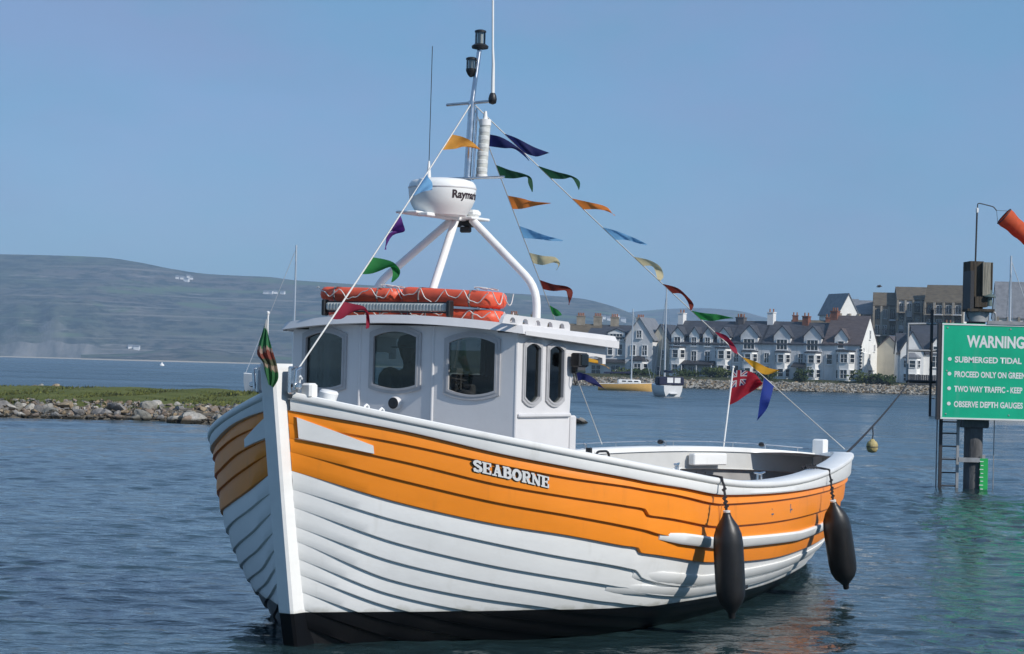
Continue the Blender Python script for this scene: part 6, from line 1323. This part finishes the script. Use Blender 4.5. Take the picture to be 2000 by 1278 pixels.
mb = MB(); mb.lathe([(.235, 3.20), (.235, 3.40)], c=(8.955, yc, 0), n=28); P_(mb).build('pile_head', M_GALV, pile, 50)
# day mark boards
mb = MB(); mb.box((8.88, yc + .05, 3.90), (.26, .50, .92), R(4)); P_(mb).build('dark_board', M_RUST, pile)
mb = MB(); mb.box((8.775, yc - .05, 3.78), (.07, .5, .78), R(4)); P_(mb).build('dark_board', M_DTRIM, pile)
mb = MB(); mb.box((9.07, yc - .08, 4.02), (.145, .40, .64)); P_(mb).build('pale_board', M_PALEWOOD, pile)
for x in (9.155, 9.185): mb = MB(); mb.box((x, yc - .02, 4.04), (.02, .42, .60)); P_(mb).build('batten', M_RUST, pile)
mb = MB(); mb.box((8.97, yc - .05, 3.42), (.52, .5, .05)); mb.box((8.98, yc - .08, 3.58), (.24, .36, .20)); P_(mb).build('lamp_shelf', M_RUST, pile)
mb = MB(); mb.lathe([(.06, 0), (.055, .16), (.13, .17), (.13, .185), (.05, .24), (.045, .30), (.02, .32)], c=(9.14, yc - .22, 3.50), n=16); P_(mb).build('lamp', mat('lamp_grey_green', (.10, .14, .13), .5), pile, 40)
mb = MB(); mb.tube(bend([(8.99, yc - .2, 3.39), (9.27, yc - .2, 3.39), (9.27, yc - .2, 3.16)], .06), .018, 8); P_(mb).build('lamp_cable', M_GALV, pile, 50)
mb = MB(); mb.tube([(8.72, yc - .1, 3.42), (8.74, yc - .15, 3.30), (8.80, yc - .2, 3.18)], .010, 6); P_(mb).build('conduit', M_BLACK, pile, 50)
# wind sock on its swivel mast
mb = MB(); mb.tube([(8.905, yc, 4.3), (8.915, yc, 5.30)], .017, 8); P_(mb).build('sock_mast', M_DTRIM, pile, 50)
mb = MB(); mb.lathe([(.014, 0), (.026, .01), (.026, .09), (.014, .1)], c=(8.916, yc, 5.30), n=10); P_(mb).build('swivel', M_TRIM, pile, 40)
mb = MB(); mb.tube(bend([(8.918, yc, 5.38), (8.925, yc, 5.49), (8.99, yc, 5.485), (9.23, yc, 5.43), (9.29, yc, 5.36)], .03), .011, 6); P_(mb).build('sock_arm', M_DTRIM, pile, 50)
sock = thing('windsock', 'faded orange windsock streaming from the top of the beacon', 'windsock', Matrix.Translation((9.44, yc, 5.25)))
ax = Vector((.62, .0, -.52)).normalized(); Q = ax.to_track_quat('Z', 'X').to_matrix().to_4x4(); mb = MB(); rows = []
for i in range(18):
    k = i / 17; r0 = .185 * (1 - .5 * k) * (1 + .05 * math.sin(i * 1.7)); c = ax * (1.35 * k) + Vector((0, 0, -.10 * k * k)); rows.append([tuple(c + (Q @ Vector((r0 * math.cos(a), r0 * math.sin(a) * (1 - .15 * k), 0)))) for a in [2 * math.pi * j / 20 for j in range(21)]])
mb.grid(rows); mb.build('sock', cloth('windsock_orange', (.80, .14, .05)), sock, 60)
mb = MB(); mb.tube([rows[0][j] for j in range(21)], .010, 6); mb.build('sock_ring', M_DTRIM, sock, 50)
mb = MB(); mb.tube([(-.15, 0, .11), rows[0][12]], .004, 5); mb.tube([(-.15, 0, .11), rows[0][18]], .004, 5); mb.build('bridle', M_DTRIM, sock)
# ladder and stand-off
for x in (8.305, 8.635):
    mb = MB(); mb.box((x, yc - .02, .62), (.05 if x > 8.5 else .06, .06, 1.9)); P_(mb).build('ladder_stile', M_GALV if x > 8.5 else M_DTRIM, pile)
mb = MB(); mb.tube([(8.245, yc + .05, -.4), (8.245, yc + .05, 1.5)], .014, 6); P_(mb).build('ladder_guard', M_GALV, pile)
for z in (.03, .285, .54, .79, 1.04, 1.26): mb = MB(); mb.tube(bend([(8.32, yc - .02, z - .06), (8.33, yc - .02, z), (8.62, yc - .02, z)], .03), .016, 6); P_(mb).build('rung', M_DTRIM, pile)
mb = MB(); mb.box((8.83, yc - .20, .545), (.42, .06, .085)); P_(mb).build('stand_off', M_GALV, pile)
# depth gauge board
mb = MB(); mb.box((9.105, yc - .22, .20), (.15, .03, .76)); ga = P_(mb).build('depth_gauge', M_GAUGE, pile)
for i in range(8): mb = MB(); mb.box((9.055 + (.012 if i % 2 else 0), yc - .238, .52 - i * .075), (.05 if i % 2 else .075, .006, .014)); P_(mb).build('gauge_mark', M_GWHITE, ga)
mb = MB(); mb.box((9.10, yc - .20, .60), (.06, .04, .1)); P_(mb).build('gauge_bracket', M_GALV, ga)
mb = MB(); mb.tube([(9.36, yc + .1, -.3), (9.36, yc + .1, 1.4)], .010, 5); P_(mb).build('guy_wire', M_GALV, pile)
# access frame left of the board
def bar(a, b, r=.024, m=M_GALV): mb = MB(); mb.tube([a, b], r, 8); P_(mb).build('frame_rail', m, pile, 50)
ya = yc + .25
bar((7.68, ya, 2.0), (7.68, ya, 3.15)); bar((7.68, ya, 3.13), (8.22, ya, 3.15)); bar((7.68, ya, 2.62), (8.22, ya, 2.62)); bar((8.14, ya, 1.95), (8.14, ya, 3.42), .03, M_DTRIM)
bar((7.66, ya, 2.02), (8.9, ya, 2.02), .03, M_DTRIM); bar((8.14, ya, 2.02), (8.14, ya, 1.35), .025, M_DTRIM)
# the sign board
sign = thing('warning_sign', 'large green warning sign with white lettering on the steel pile', 'sign', Matrix.Translation((8.2, YS, 1.32)))
mb = MB(); mb.box((1.35, 0, .915), (2.70, .04, 1.83)); mb.build('board', M_SIGN, sign)
mb = MB()
for c, d in (((1.35, -.024, 1.81), (2.70, .012, .028)), ((1.35, -.024, .018), (2.70, .012, .03)), ((.016, -.024, .915), (.03, .012, 1.75)), ((2.684, -.024, .915), (.03, .012, 1.75))): mb.box(c, d)
mb.build('border', M_GWHITE, sign)
mb = MB(); mb.box((-.035, .05, .90), (.07, .14, 1.83)); mb.build('board_edge', M_DTRIM, sign)
mb = MB(); mb.box((1.78, -.02, 1.86), (1.85, .05, .07)); mb.build('top_strip', M_GALV, sign)
for x in (.62, 2.1): mb = MB(); mb.box((x, .09, .95), (.08, .12, 1.7)); mb.build('board_support', M_GALV, sign)
for x in (.10, 1.3, 2.55):
    for z in (.10, .92, 1.74):
        mb = MB(); mb.lathe([(.016, 0), (.016, .004), (.008, .009)], n=8, M=Matrix.Translation((x, -.0205, z)) @ Matrix.Rotation(R(90), 4, 'X')); mb.build('bolt', M_GALV, sign)
def sign_text(body, x0, zb, width, cap, bold):
    me = text_mesh(body, 1.0, bold); xs = [v.co.x for v in me.vertices]; ys = [v.co.y for v in me.vertices]; sx = width / (max(xs) - min(xs)); sy = cap / (max(ys) - min(ys)); mn = min(xs); my = min(ys)
    for v in me.vertices: v.co = ((v.co.x - mn) * sx + x0 - 8.2, -.0225, (v.co.y - my) * sy + zb - 1.32)
    me.materials.append(M_GWHITE); return link('lettering', me, sign)
sign_text('WARNING', 8.672, 2.695, 1.10, .235, .035)
for body, zb, wd in (('SUBMERGED TIDAL', 2.402, 1.275), ('PROCEED ONLY ON GREEN', 2.122, 1.355), ('TWO WAY TRAFFIC - KEEP', 1.842, 1.30), ('OBSERVE DEPTH GAUGES', 1.552, 1.315)):
    sign_text(body, 8.452, zb, wd, .118, .032); mb = MB(); mb.lathe([(.036, 0), (.036, .004)], n=16, M=Matrix.Translation((8.355 - 8.2, -.0205, zb - 1.32 + .065)) @ Matrix.Rotation(R(90), 4, 'X')); mb.build('bullet', M_GWHITE, sign)
# ------------------------------------------------------------------ mooring rope with pick-up float
A0 = Vector((3.70, 23.55, 1.24)); B0 = Vector((7.62, 41.2, 2.0)); line = []
for i in range(25):
    k = i / 24; line.append(A0.lerp(B0, k) + Vector((0, 0, -.10 * 4 * k * (1 - k) * .5)))
mr = thing('mooring_rope', 'dark mooring rope rising from the stern to the beacon', 'rope', Matrix.Translation(A0)); mb = MB(); mb.tube([p - A0 for p in line], .014, 6); mb.build('rope', M_ROPEK, mr, 60)
fb_ = line[7]; ff = thing('rope_float', 'yellowed round float hanging from the mooring rope', 'float', Matrix.Translation(fb_ + Vector((0, 0, -.27))) @ Matrix.Scale(.82, 4))
mb = MB(); mb.lathe([(.02, -.10), (.07, -.085), (.094, -.03), (.094, .03), (.075, .075), (.045, .095), (.03, .12), (.01, .125)], n=18); mb.build('float_ball', noise_mat('yellowed_foam', [(.26, .20, .08), (.42, .34, .15), (.50, .43, .24)], 12, bump=.3, bscale=30), ff, 50)
mb = MB(); mb.lathe([(.097, -.006), (.099, 0), (.097, .008)], n=18, c=(0, 0, -.005)); mb.build('float_band', M_DTRIM, ff, 50)
mb = MB(); mb.tube([(0, 0, .12), (.01, 0, .2), (0, 0, .33)], .010, 6); mb.build('float_cord', M_ROPEK, ff, 60)
# ------------------------------------------------------------------ sea haze
mb = MB(); mb.box((0, 2850, 110), (7600, 6300, 226)); me = mb.mesh('haze', None) if False else None
me = bpy.data.meshes.new('haze'); me.from_pydata(mb.v, [], mb.f); hm = bpy.data.materials.new('sea_haze'); hm.use_nodes = True; n = hm.node_tree.nodes; n.clear()
o_ = n.new('ShaderNodeOutputMaterial'); pv = n.new('ShaderNodeVolumePrincipled'); pv.inputs['Color'].default_value = (.52, .74, 1.0, 1); pv.inputs['Density'].default_value = HAZE; pv.inputs['Anisotropy'].default_value = 0.0
hm.node_tree.links.new(pv.outputs[0], o_.inputs['Volume']); me.materials.append(hm); hz = link('haze', me); tag(hz, 'thin blue sea haze over the estuary', 'haze', kind='stuff')
